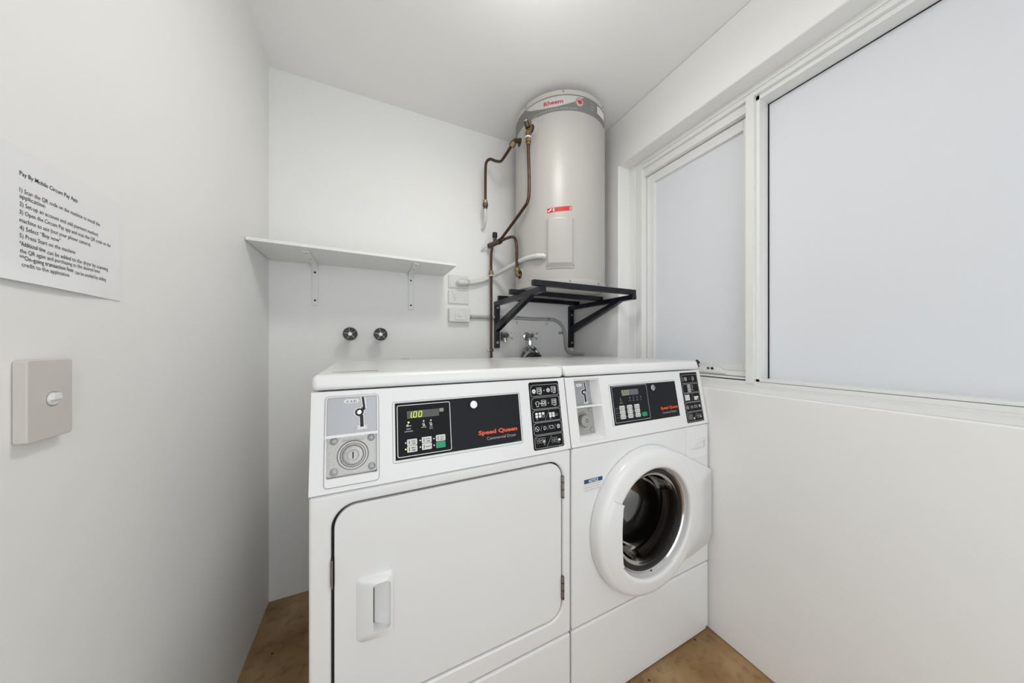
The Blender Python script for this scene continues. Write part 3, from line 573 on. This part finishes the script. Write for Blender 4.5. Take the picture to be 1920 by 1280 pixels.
DR.lathe([(.160, .365), (.150, .350), (.120, .345), (.105, .356), (.095, .345), (.060, .345), (.045, .352), (0, .352)], (cx, 0, cz), 'y', M['drumback'], 60)
for k in range(3):
    a = R(20+120*k); u = Vector((math.cos(a), 0, math.sin(a))); w = Vector((-math.sin(a), 0, math.cos(a))); c0 = Vector((cx, 0, cz))
    v = [tuple(c0+u*.204+w*q+Vector((0, y, 0))) for y in (.075, .33) for q in (-.03, .03)]+[tuple(c0+u*.165+w*q+Vector((0, y, 0))) for y in (.10, .31) for q in (-.008, .008)]
    DR.add(v, [(0, 2, 6, 4), (1, 5, 7, 3), (4, 6, 7, 5), (0, 4, 5, 1), (2, 3, 7, 6)], M['drum'])
DR.build('drum', wash, angle=50)['label'] = 'dark steel drum behind the glass'
MB().box(.100, .160, .165, .195, 1.0935, 1.0938, M['worn']).build('worn_top_label', wash, smooth=False)

# ---------------------------------------------------------------- shelf
sh = thing('wall_shelf', (XL, YB, 1.544), 'long white wall shelf on two brackets in the left back corner', 'shelf')
MB().prism([(.003, 0), (.788, 0), (.795, -.253), (.003, -.293)], 'z', 0, .0125, M['shelf']).build('board', sh, bevel=.0015)
for bx, q in ((.177, 0), (.611, 1)):
    b = MB(); w = .0125
    b.box(bx-w, bx+w, -.0065, 0, -.195, -.0, M['shelf']); b.box(bx-w, bx+w, -.232, 0, -.0065, -.0002, M['enamel2'])
    b.prism([(-.005, -.034), (-.005, -.004), (-.050, -.004), (-.028, -.010), (-.014, -.020)], 'x', bx-w, bx+w, M['shelf'])
    br = b.build('shelf_bracket', sh, bevel=.001)
    for z in (-.040, -.172): MB().cyl((bx, -.0085, z), (bx, -.0060, z), .0046, M['rubber'], 14).build('screw', br)
    for y in (-.215, -.120): MB().cyl((bx, y, -.0082), (bx, y, -.0060), .0040, M['greyprint'], 12).build('screw', br)

# ---------------------------------------------------------------- paper notice and light switch on the left wall
LW = Matrix(((0, 0, 1, XL), (1, 0, 0, 0), (0, 1, 0, 0), (0, 0, 0, 1)))      # local x -> Y, y -> Z, z -> +X
pa = thing('paper_notice', (XL, .6575, 1.245), 'white printed paper notice with payment instructions taped on left wall above light switch', 'paper')
XP = Matrix.Translation((-XL, -.6575, -1.245))
def curl(y, z): return .0015+.006*max(0, 1-(z-1.245)/.05)**2*math.sin(math.pi*max(0, min(1, (y-.53)/.25)))
b = MB(XP); n, m_ = 24, 16; g = [[(XL+curl(.509+.297*i/n, 1.2455+.1745*j/m_), .509+.297*i/n, 1.2455+.1745*j/m_-.004*(i/n)*(1-j/m_)) for i in range(n+1)] for j in range(m_+1)]
b.bridge(g, M['paper'], False); b.bridge([[(p[0]-.0003, p[1], p[2]) for p in r_] for r_ in g], M['paper'], False); b.build('sheet', pa)
b = MB(); b.fn = lambda v: XP @ Vector((XL+curl(v.x, v.y)+.0004, v.x, v.y))
for tx, y1, z, bo in (('Pay By Mobile Circum Pay App:', .718, 1.3845, .006), ('1) Scan the QR code on the machine to install the', .760, 1.3625, .0), ('application', .665, 1.3545, .0), ('2) Set-up an account and add payment method.', .757, 1.344, .0), ('3) Open the Circum Pay app and scan the QR code on the', .783, 1.3335, .0), ('machine to use (not your phone camera).', .742, 1.323, .0), ('4) Select \u201cBuy now\u201d', .689, 1.313, .0), ('5) Press Start on the machine', .713, 1.3025, .0), ('the QR again and purchasing to the desired time', .760, 1.2825, .0), ('credit to the application', .700, 1.2645, .0)):
    b.text(tx, .631, z, .0084, 0, M['darkprint'], 'l', y1-.631, bold=bo)
b.text('*Additional time', .631, 1.2920, .0088, 0, M['darkprint'], 'l', .0345, bold=.005); b.text('can be added to the dryer by scanning', .6685, 1.2905, .0088, 0, M['darkprint'], 'l', .1085)
b.text('**On-going transaction fees', .630, 1.2735, .0088, 0, M['darkprint'], 'l', .0785, bold=.005); b.text('can be avoided by adding', .7115, 1.2715, .0088, 0, M['darkprint'], 'l', .0610)
b.build('printed_text', pa, smooth=False)['label'] = 'black printed instructions'
ls = thing('light_switch', (XL, .668, 1.085), 'beige square light switch plate with white dolly on left wall below paper notice', 'light switch')
XS = Matrix.Translation((-XL, -.668, -1.085)) @ LW
b = MB(XS); b.prism(rr(.623, .689, 1.0312, 1.1410, .004, 3), 'z', .0003, .0133, M['beige']); b.build('plate', ls, bevel=.0015)
b = MB(XS); b.ring(.658, 1.0855, .0096, .0007, .0135, M['base'], 24, .0105); b.build('switch_surround', ls, smooth=False)
b = MB(XS); b.lathe([(.0084, .0130), (.0084, .0150), (.0078, .0156), (0, .0156)], (.658, 1.0855, 0), 'z', M['white'], 24)
b.prism([(.6505, 1.0845), (.6655, 1.0845), (.6640, 1.0925), (.6610, 1.0938), (.6550, 1.0938), (.6520, 1.0925)], 'z', .0145, .0185, M['white'])
b.build('dolly', ls, bevel=.001)['label'] = 'round white rocker'

# ---------------------------------------------------------------- outlets on the back wall
def plate(b, x0, x1, z0, z1, t_, m): b.prism(rr(x0, x1, z0, z1, .003, 3), 'y', YB-t_, YB-.0002, m)
o1 = thing('conduit_outlet', (.4495, YB, 1.520), 'white wall plate with grey conduit elbow, topmost of the three plates beside shelf end', 'wall plate')
X1 = Matrix.Translation((-.4495, -YB, -1.520)); b = MB(X1); plate(b, .392, .507, 1.484, 1.556, .010, M['plastic']); b.build('plate', o1, bevel=.002)
b = MB(X1); b.prism(rr(.400, .470, 1.490, 1.550, .003, 3), 'y', YB-.0125, YB-.009, M['plastic']); b.build('inner_cover', o1, bevel=.001)
o2 = thing('power_outlet', (.4515, YB, 1.432), 'white power outlet with round switch and three pin slots, middle of the three plates', 'power outlet')
X2 = Matrix.Translation((-.4515, -YB, -1.432)); b = MB(X2); plate(b, .392, .511, 1.396, 1.469, .011, M['plastic']); b.build('plate', o2, bevel=.002)
b = MB(X2); b.lathe([(.0095, -.0112), (.0095, -.0130), (.0080, -.0140), (0, -.0140)], (.4265, YB, 1.4535), 'y', M['white'], 20); b.lathe([(.0105, -.0111), (.0105, -.0116), (.0096, -.0116)], (.4265, YB, 1.4535), 'y', M['base'], 20); b.build('switch_button', o2)
b = MB(X2)
for x, z, dx, dz in ((.4215, 1.4290, .003, .004), (.4340, 1.4290, -.003, .004), (.4285, 1.4175, 0, .0045)):
    b.prism([(x-dx-.0013, z-dz), (x-dx+.0013, z-dz), (x+dx+.0013, z+dz), (x+dx-.0013, z+dz)], 'y', YB-.0114, YB-.0109, M['base'])
b.build('pin_slots', o2)
o3 = thing('isolator_switch', (.4515, YB, 1.329), 'white surface mounted switch box, lowest of the three plates beside bracket', 'switch')
X3 = Matrix.Translation((-.4515, -YB, -1.329)); b = MB(X3); plate(b, .392, .511, 1.291, 1.366, .032, M['plastic']); b.build('box', o3, bevel=.002)
b = MB(X3); b.prism(rr(.425, .485, 1.302, 1.356, .003, 3), 'y', YB-.0350, YB-.0318, M['plastic']); b.build('cover', o3, bevel=.001)
b = MB(X3); b.prism(rr(.438, .462, 1.322, 1.338, .002, 3), 'y', YB-.0385, YB-.0348, M['plastic']); b.build('rocker', o3, bevel=.001)
tag(MB(Matrix.Translation((-.163, -YB, -1.07))).prism(rr(.144, .182, 1.050, 1.0925, .003, 3), 'y', YB-.006, YB-.0002, M['plastic']).build('blank_wall_plate', bevel=.001), 'small white blank wall plate just showing over the back of dryer', 'wall plate').location = (.163, YB, 1.07)

# ---------------------------------------------------------------- water heater
TC = (.951, 1.413); TR = .243; TZ0, TZ1 = 1.4455, 2.387
wh_ = thing('water_heater', (TC[0], TC[1], TZ0), 'tall grey cylindrical water heater with brand band standing on the black wall bracket', 'water heater')
XT = Matrix.Translation((-TC[0], -TC[1], -TZ0)); c3 = (TC[0], TC[1], 0)
def hole(a, z, rx): x, y = TC[0]+.243*math.cos(R(a)), TC[1]+.243*math.sin(R(a)); return MB(XT).cyl((TC[0]+.20*math.cos(R(a)), TC[1]+.20*math.sin(R(a)), z), (TC[0]+.27*math.cos(R(a)), TC[1]+.27*math.sin(R(a)), z), rx, M['gap'], 24)
MB(XT).lathe([(0, 1.481), (TR, 1.481), (TR, 2.3575), (0, 2.3575)], c3, 'z', M['tank'], 128).build('tank_shell', wh_)
MB(XT).lathe([(0, TZ0+.001), (TR-.010, TZ0+.001), (TR+.0008, 1.452), (TR+.0012, 1.4800), (TR-.001, 1.4812), (0, 1.4812)], c3, 'z', M['tankcap'], 128).build('bottom_cap', wh_, angle=50)
MB(XT).lathe([(0, 2.357), (TR-.001, 2.357), (TR+.0012, 2.3585), (TR+.0010, 2.3800), (TR-.008, 2.3865), (0, 2.3870)], c3, 'z', M['tankcap'], 128).build('top_cap', wh_, angle=50)
for a, z in ((-119.5, 2.371), (-168, 2.371), (-62, 2.371), (-72, 1.466), (-112, 1.466)):
    b = MB(XT); p = Vector((math.cos(R(a)), math.sin(R(a)), 0)); q = Vector((*TC, z)); b.cyl(q+p*(TR), q+p*(TR+.004), .0042, M['base'], 12); b.build('cap_screw', wh_)
def cyl_fn(off):   # local x = arc length measured from the front (angle -119 deg), y = height
    def f_(v):
        a = R(-119)+v.x/TR; r_ = TR+off+v.z; return XT @ Vector((TC[0]+r_*math.cos(a), TC[1]+r_*math.sin(a), v.y))
    return f_
def arc(a): return (a+119)*math.pi/180*TR
bm_ = MB(); bm_.fn = cyl_fn(.0005)
def strip(top, bot, a0, a1, h, m, n=90):
    A = [arc(a0+(a1-a0)*i/n) for i in range(n+1)]; bm_.bridge([[(x, bot(a0+(a1-a0)*i/n), h) for i, x in enumerate(A)], [(x, top(a0+(a1-a0)*i/n), h) for i, x in enumerate(A)]], m, False)
strip(lambda a: 2.3570, lambda a: 2.2800+(.004 if a < -150 else 0), -215, -52, 0, M['tankgrey'])
def interp(P, a):
    for (x0, y0), (x1, y1) in zip(P, P[1:]):
        if x0 <= a <= x1: return y0+(y1-y0)*(a-x0)/(x1-x0)
    return P[-1][1]
LB = [(-167.5, 2.352), (-160, 2.330), (-151.8, 2.3175), (-145, 2.309), (-138.5, 2.3043), (-127, 2.302), (-117.7, 2.3087), (-106.9, 2.3223), (-100, 2.340), (-95, 2.3515)]
strip(lambda a: 2.3520, lambda a: min(2.3519, interp(LB, a)), -167.5, -95, .0004, M['tankwhite'])
bm_.text('Rheem', arc(-142), 2.3165, .0275, .0008, M['red'], 'l', arc(-119.8)-arc(-142), bold=.025)
bm_.text('MAINS PRESSURE ELECTRIC WATER HEATER', arc(-157), 2.2885, .0070, .0006, M['tankwhite'], 'l', arc(-103.6)-arc(-157))
bx = arc(-100.8); bm_.disc(bx, 2.324, .0215, .0006, M['tankwhite'], 32, .0225); bm_.ring(bx, 2.324, .0190, .0028, .0010, M['red'], 32, .0200)
bm_.line([(bx-.012, 2.332), (bx-.006, 2.326), (bx-.002, 2.335), (bx+.002, 2.328), (bx+.008, 2.334), (bx+.010, 2.322), (bx+.002, 2.316), (bx-.006, 2.320)], .0042, .0011, M['red'])
for k, tx in enumerate(('TEN YEAR', 'CYLINDER', 'WARRANTY')): bm_.text(tx, arc(-86), 2.336-.014*k, .0080, .0006, M['tankwhite'], 'l', .026)
bm_.fill([(arc(-74.8), 2.309), (arc(-72), 2.309), (arc(-69), 2.309), (arc(-66), 2.309), (arc(-62), 2.309), (arc(-58), 2.309), (arc(-56), 2.309), (arc(-56), 2.347), (arc(-58), 2.347), (arc(-62), 2.347), (arc(-66), 2.347), (arc(-69), 2.347), (arc(-72), 2.347), (arc(-74.8), 2.347)], .0012, M['white'])
for k in range(3): bm_.line([(arc(-73), 2.340-.009*k), (arc(-66), 2.340-.009*k)], .0010, .0016, M['greyprint'])
bm_.build('brand_band', wh_, smooth=False)['label'] = 'grey and white band with red brand name and round red badge'
b = MB(); b.fn = cyl_fn(.0006); x0, x1 = arc(-137.8), arc(-110.1)
b.bridge([[(x0+(x1-x0)*i/8, 1.7965+.006*i/8, 0) for i in range(9)], [(x0+(x1-x0)*i/8, 1.8185+.006*i/8, 0) for i in range(9)]], M['red'], False)
b.fill([(x0+.028, 1.7995+.0015), (x1-.003, 1.8050), (x1-.003, 1.8215), (x0+.028, 1.8165+.0015)], .0012, M['tankwhite'])
for k in range(3): b.line([(x0+.031+.012*(k == 1), 1.8050+.0050*k), (x1-.004, 1.8090+.0050*k)], .0020, .0016, M['red'])
b.line([(x0+.005, 1.8020), (x0+.022, 1.8150)], .0050, .0010, M['white'])
b.build('warning_label', wh_, smooth=False)['label'] = 'narrow red and white warning label'
# access cover
b = MB(); b.fn = cyl_fn(0); x0, x1 = arc(-139), arc(-107.4); z0, z1 = 1.5285, 1.7705
def rloop(x0, x1, z0, z1, r_, h, n=10):
    base = rr(x0, x1, z0, z1, r_, 4); out_ = []
    for i in range(len(base)):
        p, q = base[i], base[(i+1) % len(base)]; k = n if (abs(p[0]-q[0]) > .03) else 1
        for j in range(k): out_.append((p[0]+(q[0]-p[0])*j/k, p[1]+(q[1]-p[1])*j/k, h))
    return out_
b.bridge([rloop(x0, x1, z0, z1, .010, .0), rloop(x0, x1, z0, z1, .010, .004), rloop(x0+.006, x1-.006, z0+.010, z1-.006, .008, .005), rloop(x0+.012, x1-.012, z0+.020, z1-.012, .008, .017), rloop(x0+.016, x1-.016, z0+.024, z1-.016, .006, .018)], M['tank'])
li = rloop(x0+.016, x1-.016, z0+.024, z1-.016, .006, .018); n_ = 12
b.bridge([[(x0+.016+(x1-x0-.032)*i/n_, z0+.024+(z1-z0-.040)*j/2, .018) for i in range(n_+1)] for j in range(3)], M['tank'], False)
cv = b.build('access_cover', wh_, angle=50); cv['label'] = 'raised rectangular access cover'
for x in (x0+.005, x1-.005):
    s2 = MB(); s2.fn = cyl_fn(0); s2.lathe([(.0035, .004), (.0035, .0065), (0, .0065)], (x, z0+.012, 0), 'z', M['base'], 10); s2.build('cover_screw', cv)
for a, z, r_, nm in ((179, 2.223, .034, 'x'), (-160, 2.238, .040, 'x'), (180, 1.527, .034, 'x')):
    s2 = MB(); s2.fn = cyl_fn(0); s2.lathe([(r_, .0004), (r_-.004, .003), (r_*.62, .003), (r_*.60, .001)], (arc(a if a < 0 else a-360), z, 0), 'z', M['tank'], 32); s2.disc(arc(a if a < 0 else a-360), z, r_*.60, .0012, M['gap'], 24); s2.build('port_collar', wh_)['label'] = 'ring collar around a pipe connection'

# ---------------------------------------------------------------- bracket under the heater
bk = thing('heater_bracket', (.95, YB, 1.42), 'black square-tube steel wall bracket carrying the water heater', 'bracket')
XK = Matrix.Translation((-.95, -YB, -1.42)); sm = M['steel']
for xl in (.669, 1.211):
    o = MB(XK).box(xl, xl+.031, YB-.025, YB-.0003, 1.142, 1.394, sm).build('post', bk, bevel=.0012)
    for z in (1.383 if xl < 1 else 1.362, 1.174):
        MB(XK).cyl((xl+.0155, YB-.0250, z), (xl+.0155, YB-.0275, z), .0078, M['screw'], 18).cyl((xl+.0155, YB-.0275, z), (xl+.0155, YB-.031, z), .0048, M['screw'], 6).build('bolt', o)
    ar = MB(XK).box(xl, xl+.029, 1.140, YB-.0003, 1.3945, 1.4195, sm).build('arm', bk, bevel=.0012)
    MB(XK).box(xl+.0015, xl+.0275, 1.138, 1.1405, 1.396, 1.418, sm).build('end_cap', ar)
    t0, t1 = Vector((0, YB-.026, 1.262)), Vector((0, 1.262, 1.3945)); d = (t1-t0).normalized(); nrm = Vector((0, -d.z, d.y))*.0125
    P = [t0-nrm+d*(-.010), t0+nrm+d*.012, t1+nrm*1+d*.004, t1-nrm+d*(-.034)]
    MB(XK).prism([(YB-.0255, 1.240), (YB-.0255, 1.284), (1.298, 1.394), (1.230, 1.394)], 'x', xl+.001, xl+.029, sm).build('brace', bk, bevel=.0012)
for y0, x0, x1 in ((1.140, .636, 1.240), (1.390, .640, 1.243), (1.605, .665, 1.2375)):
    MB(XK).box(x0, x1, y0, y0+.025, 1.4205, 1.4450, sm).build('cross_bar', bk, bevel=.0012)

# ---------------------------------------------------------------- pipework
def P3(name, label, cat, loc): o = thing(name, loc, label, cat); return o, Matrix.Translation(-Vector(loc))
# hot pipe from upper port to the wall
o, X = P3('copper_pipe', 'brown copper pipe from the upper left of the heater to white wall stub', 'pipe', (.60, 1.62, 1.95))
MB(X).tube([(.664, 1.412, 2.205), (.650, 1.440, 2.178), (.642, 1.480, 2.163), (.638, 1.520, 2.163), (.625, 1.565, 2.188), (.609, 1.592, 2.208), (.594, 1.612, 2.202), (.589, 1.62, 2.160), (.588, 1.62, 1.965)], .0075, M['copper']).build('pipe', o)
b = MB(X); b.tube([(.712, 1.412, 2.223), (.690, 1.411, 2.223), (.672, 1.410, 2.216), (.663, 1.414, 2.200)], .0115, M['darkbrass'], sub=5); b.cyl((.700, 1.412, 2.223), (.708, 1.412, 2.223), .019, M['darkbrass'], 6); b.cyl((.666, 1.408, 2.208), (.658, 1.422, 2.192), .0155, M['brass'], 6); b.build('elbow_fitting', o)['label'] = 'dark brass elbow at the tank'
MB(X).cyl((.588, 1.62, 1.982), (.588, 1.62, 1.966), .0125, M['brass'], 6).cyl((.588, 1.62, 1.966), (.588, 1.62, 1.948), .0150, M['darkbrass'], 6).cyl((.588, 1.62, 1.948), (.588, 1.62, 1.936), .0115, M['darkbrass'], 14).build('compression_nut', o)
MB(X).tube([(.588, 1.62, 1.945), (.5905, 1.622, 1.905), (.594, 1.634, 1.875), (.596, 1.66, 1.855), (.592, 1.6970, 1.842)], .0072, M['wconduit']).build('painted_stub', o)['label'] = 'white painted lower end of the pipe'
# relief valve and its drain
o, X = P3('relief_pipe', 'brown drain pipe dropping from the brass relief valve across the tank front to the tee', 'pipe', (.69, 1.31, 2.0))
MB(X).tube([(.6950, 1.302, 2.150), (.6960, 1.302, 2.10), (.6995, 1.302, 2.00), (.7000, 1.303, 1.91), (.6960, 1.310, 1.868), (.688, 1.340, 1.842), (.660, 1.530, 1.762), (.6525, 1.570, 1.748)], .0078, M['copper']).build('pipe', o)
b = MB(X); p0 = Vector((.735, 1.325, 2.215)); p1 = Vector((.692, 1.303, 2.222))
b.cyl((.735, 1.330, 2.243), (.705, 1.312, 2.232), .017, M['darkbrass'], 6); b.cyl((.708, 1.314, 2.234), (.694, 1.303, 2.196), .0165, M['brass'], 16, .013); b.cyl((.694, 1.303, 2.200), (.6945, 1.302, 2.178), .0135, M['brass'], 14)
b.cyl((.692, 1.301, 2.222), (.681, 1.298, 2.246), .0130, M['darkbrass'], 14); b.cyl((.681, 1.298, 2.246), (.679, 1.297, 2.250), .0100, M['chrome'], 14); b.cyl((.702, 1.304, 2.232), (.700, 1.301, 2.254), .0085, M['brass'], 10); b.box(.694, .708, 1.296, 1.301, 2.238, 2.256, M['brass'])
b.cyl((.6945, 1.302, 2.176), (.6945, 1.302, 2.170), .0150, M['white'], 18); b.cyl((.6945, 1.302, 2.168), (.695, 1.302, 2.150), .0140, M['brass'], 6); b.cyl((.695, 1.302, 2.150), (.695, 1.302, 2.138), .0105, M['brass'], 6)
b.build('relief_valve', o, bevel=0)['label'] = 'brass relief valve with white seal ring'
# cold feed with tee
o, X = P3('inlet_pipe', 'brown copper riser beside the bracket with tee and loop to lower heater port', 'pipe', (.634, 1.645, 1.08))
MB(X).tube([(.634, 1.6455, 1.02), (.634, 1.6455, 1.30), (.6335, 1.6455, 1.55), (.6325, 1.6455, 1.66), (.634, 1.642, 1.705), (.637, 1.635, 1.735)], .0074, M['copper']).build('riser', o)
MB(X).tube([(.655, 1.560, 1.742), (.664, 1.525, 1.743), (.676, 1.490, 1.743), (.685, 1.462, 1.738), (.689, 1.436, 1.718), (.690, 1.424, 1.685), (.690, 1.420, 1.640), (.690, 1.418, 1.545)], .0080, M['copper']).build('loop', o)
MB(X).cyl((.626, 1.665, 1.7415), (.655, 1.556, 1.742), .0140, M['darkbrass'], 18).cyl((.6275, 1.660, 1.7415), (.631, 1.645, 1.7415), .0165, M['darkbrass'], 6).cyl((.650, 1.575, 1.742), (.6545, 1.558, 1.742), .0165, M['darkbrass'], 6).cyl((.641, 1.608, 1.745), (.641, 1.608, 1.772), .0105, M['darkbrass'], 14).build('tee_fitting', o)
MB(X).cyl((.641, 1.608, 1.766), (.641, 1.608, 1.776), .0075, M['chrome'], 12).lathe([(.0, 1.774), (.0125, 1.774), (.0145, 1.778), (.0145, 1.798), (.0125, 1.803), (0, 1.803)], (.641, 1.608, 0), 'z', M['rubber'], 12).build('black_cap', o)['label'] = 'black plastic cap'
b = MB(X); b.cyl((.690, 1.418, 1.562), (.690, 1.418, 1.548), .0145, M['brass'], 6); b.cyl((.690, 1.418, 1.548), (.690, 1.418, 1.528), .0115, M['brass'], 14); b.tube([(.690, 1.418, 1.545), (.6905, 1.4175, 1.530), (.697, 1.415, 1.524), (.712, 1.413, 1.524)], .0105, M['brass'], sub=4); b.cyl((.700, 1.414, 1.524), (.707, 1.413, 1.524), .0175, M['darkbrass'], 6); b.build('elbow_fitting', o)['label'] = 'brass elbow at the lower port'
MB(X).cyl((.6335, 1.6455, 1.593), (.6335, 1.6455, 1.582), .0125, M['brass'], 6).cyl((.6335, 1.6455, 1.582), (.6335, 1.6455, 1.570), .0145, M['brass'], 6).cyl((.6335, 1.6455, 1.569), (.6335, 1.6455, 1.562), .0105, M['white'], 12).build('compression_nut', o)
MB(X).cyl((.634, 1.6455, 1.142), (.634, 1.6455, 1.120), .0125, M['darkbrass'], 6).cyl((.634, 1.6455, 1.131), (.612, 1.6455, 1.131), .0055, M['wconduit'], 10).cyl((.614, 1.6455, 1.131), (.608, 1.6455, 1.131), .0095, M['plastic'], 6).build('drain_fitting', o)
MB(X).tube([(.630, 1.650, 1.741), (.616, 1.662, 1.740), (.600, 1.672, 1.734), (.592, 1.684, 1.724), (.590, 1.6970, 1.716)], .0062, M['wconduit']).build('painted_branch', o)['label'] = 'thin white painted branch into the wall'
# conduits
o, X = P3('flexible_conduit', 'grey flexible conduit running from the top wall plate to the heater front', 'conduit', (.46, YB-.015, 1.515))
MB(X).tube([(.480, 1.664, 1.514), (.507, 1.668, 1.515), (.560, 1.672, 1.526), (.600, 1.674, 1.541), (.640, 1.674, 1.562), (.668, 1.645, 1.576), (.684, 1.585, 1.586), (.700, 1.480, 1.595), (.704, 1.400, 1.598), (.712, 1.330, 1.596), (.728, 1.275, 1.592), (.745, 1.2530, 1.589), (.762, 1.262, 1.589)], .0110, M['wconduit'], sub=14, ribs=1).build('conduit', o)
b = MB(X); b.tube([(.450, 1.6860, 1.511), (.450, 1.672, 1.512), (.456, 1.662, 1.513), (.470, 1.660, 1.514)], .0165, M['wconduit'], sub=5); b.cyl((.468, 1.661, 1.514), (.492, 1.664, 1.5145), .0150, M['wconduit'], 18)
for k in range(3): b.cyl((.4905+.007*k, 1.664+.0008*k, 1.5145), (.4935+.007*k, 1.664+.0008*k, 1.5145), .0165, M['wconduit'], 18)
b.build('elbow', o)['label'] = 'moulded conduit elbow on the plate'
o, X = P3('rigid_conduit', 'grey electrical conduit clipped along the back wall and bending down behind the washer', 'conduit', (.85, YB-.012, 1.325))
MB(X).tube([(.512, 1.6872, 1.3225), (.66, 1.6872, 1.326), (.80, 1.6872, 1.3275), (.936, 1.6872, 1.325), (1.03, 1.6872, 1.3275), (1.085, 1.6872, 1.3255), (1.130, 1.6872, 1.312), (1.160, 1.6872, 1.285), (1.176, 1.6872, 1.250), (1.183, 1.6870, 1.205), (1.187, 1.6868, 1.160), (1.196, 1.683, 1.128), (1.212, 1.665, 1.110), (1.228, 1.625, 1.103), (1.238, 1.570, 1.100)], .0098, M['conduit']).build('conduit', o)
MB(X).cyl((.511, 1.6865, 1.3225), (.519, 1.6865, 1.3225), .0118, M['base'], 18).build('end_collar', o)
for x, z in ((.826, 1.3275), (1.045, 1.3275)):
    MB(X).cyl((x-.009, 1.6872, z), (x+.009, 1.6872, z), .0110, M['chrome'], 18).box(x-.010, x+.007, YB-.0025, YB-.0003, z-.040, z-.010, M['white']).cyl((x-.002, YB-.005, z-.028), (x-.002, YB-.0024, z-.028), .0035, M['base'], 12).build('saddle_clip', o)
MB(X).cyl((1.1775, 1.6872, 1.232), (1.1765, 1.6872, 1.250), .0110, M['conduit'], 18).box(1.135, 1.168, YB-.0025, YB-.0003, 1.232, 1.249, M['alu']).build('saddle_clip', o)

# ---------------------------------------------------------------- taps
def wheel_tap(x, label):
    o = thing('wall_tap', (x, YB, 1.213), label, 'tap', group='round wheel taps on the back wall above the dryer')
    MB().lathe([(.0, -.0003), (.0270, -.0003), (.0270, -.004), (.0150, -.012), (.0120, -.020), (.0110, -.060), (0, -.060)], (0, 0, 0), 'y', M['tchrome'], 32).build('spindle', o)
    b = MB(); b.lathe([(.0290, -.066), (.0320, -.069), (.0320, -.074), (.0290, -.078), (.0262, -.075), (.0262, -.069), (.0290, -.066)], (0, 0, 0), 'y', M['tchrome'], 40)
    b.lathe([(0, -.052), (.0250, -.056), (.0265, -.060), (.0265, -.064), (0, -.062)], (0, 0, 0), 'y', M['spokeback'], 40)
    for k in range(5):
        a = R(90+72*k+8); b.cyl((0, -.073, 0), (.028*math.cos(a), -.073, .028*math.sin(a)), .0030, M['tchrome'], 10)
    b.cyl((0, -.060, 0), (0, -.077, 0), .0095, M['tchrome'], 20); b.build('handwheel', o)['label'] = 'tarnished five spoked handwheel'
    MB().cyl((0, -.0765, 0), (0, -.0805, 0), .0075, M['white'], 20).build('button', o)['label'] = 'white centre button'
wheel_tap(-.092, 'round five-spoked wall tap above the dryer, nearer the left corner')
wheel_tap(.041, 'round five-spoked wall tap above the dryer, nearer the wall plates')
def cross_tap(x, z, flange, label):
    o = thing('washing_machine_tap', (x, YB, z), label, 'tap', group='chrome taps under the heater bracket')
    b = MB()
    if flange: b.lathe([(.0250, -.0003), (.0250, -.003), (.0200, -.006), (0, -.006)], (0, 0, 0), 'y', M['chrome'], 36)
    else: b.box(-.014, .014, -.030, -.0004, -.024, .024, M['tchrome'])
    b.cyl((0, -.003, 0), (0, -.055, 0), .0125, M['tchrome'], 24); b.cyl((0, -.045, 0), (.006, -.075, .001), .0155, M['tchrome'], 6)
    b.cyl((0, -.038, 0), (0, -.042, -.036), .0100, M['chrome'], 20); b.build('body', o, bevel=0)
    h = MB(); c_ = Vector((.010, -.092, .001)); h.cyl((.005, -.070, .001), c_, .0105, M['tchrome'], 18)
    for k in range(4): a = R(40+90*k); h.cyl(c_, c_+Vector((.027*math.cos(a), .002, .027*math.sin(a))), .0048, M['chrome'], 10, .0062)
    h.build('cross_handle', o); MB().cyl(c_, c_+Vector((.001, -.007, 0)), .0085, M['white'], 20).build('button', o)['label'] = 'white centre button'
    return o
cross_tap(.727, 1.214, False, 'small square-bodied chrome tap on back wall just right of bracket left post')
cross_tap(.893, 1.2145, True, 'chrome cross handle tap with round flange feeding the two hoses')
o, X = P3('hose_splitter', 'chrome Y splitter under the tap with two braided hoses', 'hose', (.893, 1.655, 1.16))
MB(X).cyl((.893, 1.655, 1.186), (.893, 1.655, 1.162), .0130, M['chrome'], 6).cyl((.893, 1.655, 1.162), (.893, 1.655, 1.152), .0110, M['chrome'], 16).cyl((.893, 1.655, 1.157), (.866, 1.650, 1.134), .0105, M['chrome'], 16).cyl((.893, 1.655, 1.157), (.920, 1.650, 1.134), .0105, M['chrome'], 16).cyl((.872, 1.651, 1.139), (.858, 1.648, 1.127), .0145, M['chrome'], 6).cyl((.914, 1.651, 1.139), (.928, 1.648, 1.127), .0145, M['tchrome'], 6).build('splitter', o)
for s2 in (-1, 1):
    MB(X).tube([(.893+s2*.034, 1.648, 1.127), (.893+s2*.052, 1.640, 1.106), (.893+s2*.070, 1.632, 1.07), (.893+s2*.082, 1.630, .98), (.893+s2*.07, 1.630, .80)], .0085, M['hose']).build('braided_hose', o)
    MB(X).cyl((.893+s2*.034, 1.648, 1.127), (.893+s2*.046, 1.643, 1.113), .0100, M['chrome'], 16).build('ferrule', o)
tag(MB(Matrix.Translation((-.866, -1.575, -1.05))).tube([(.800, 1.548, .80), (.800, 1.548, 1.00), (.812, 1.548, 1.065), (.838, 1.548, 1.096), (.862, 1.548, 1.101), (.888, 1.548, 1.092), (.912, 1.548, 1.065), (.925, 1.548, 1.00), (.925, 1.548, .80)], .016, M['rubber']).build('drain_hose'), 'black rubber drain hose looping up behind the washer', 'hose').location = (.866, 1.575, 1.05)
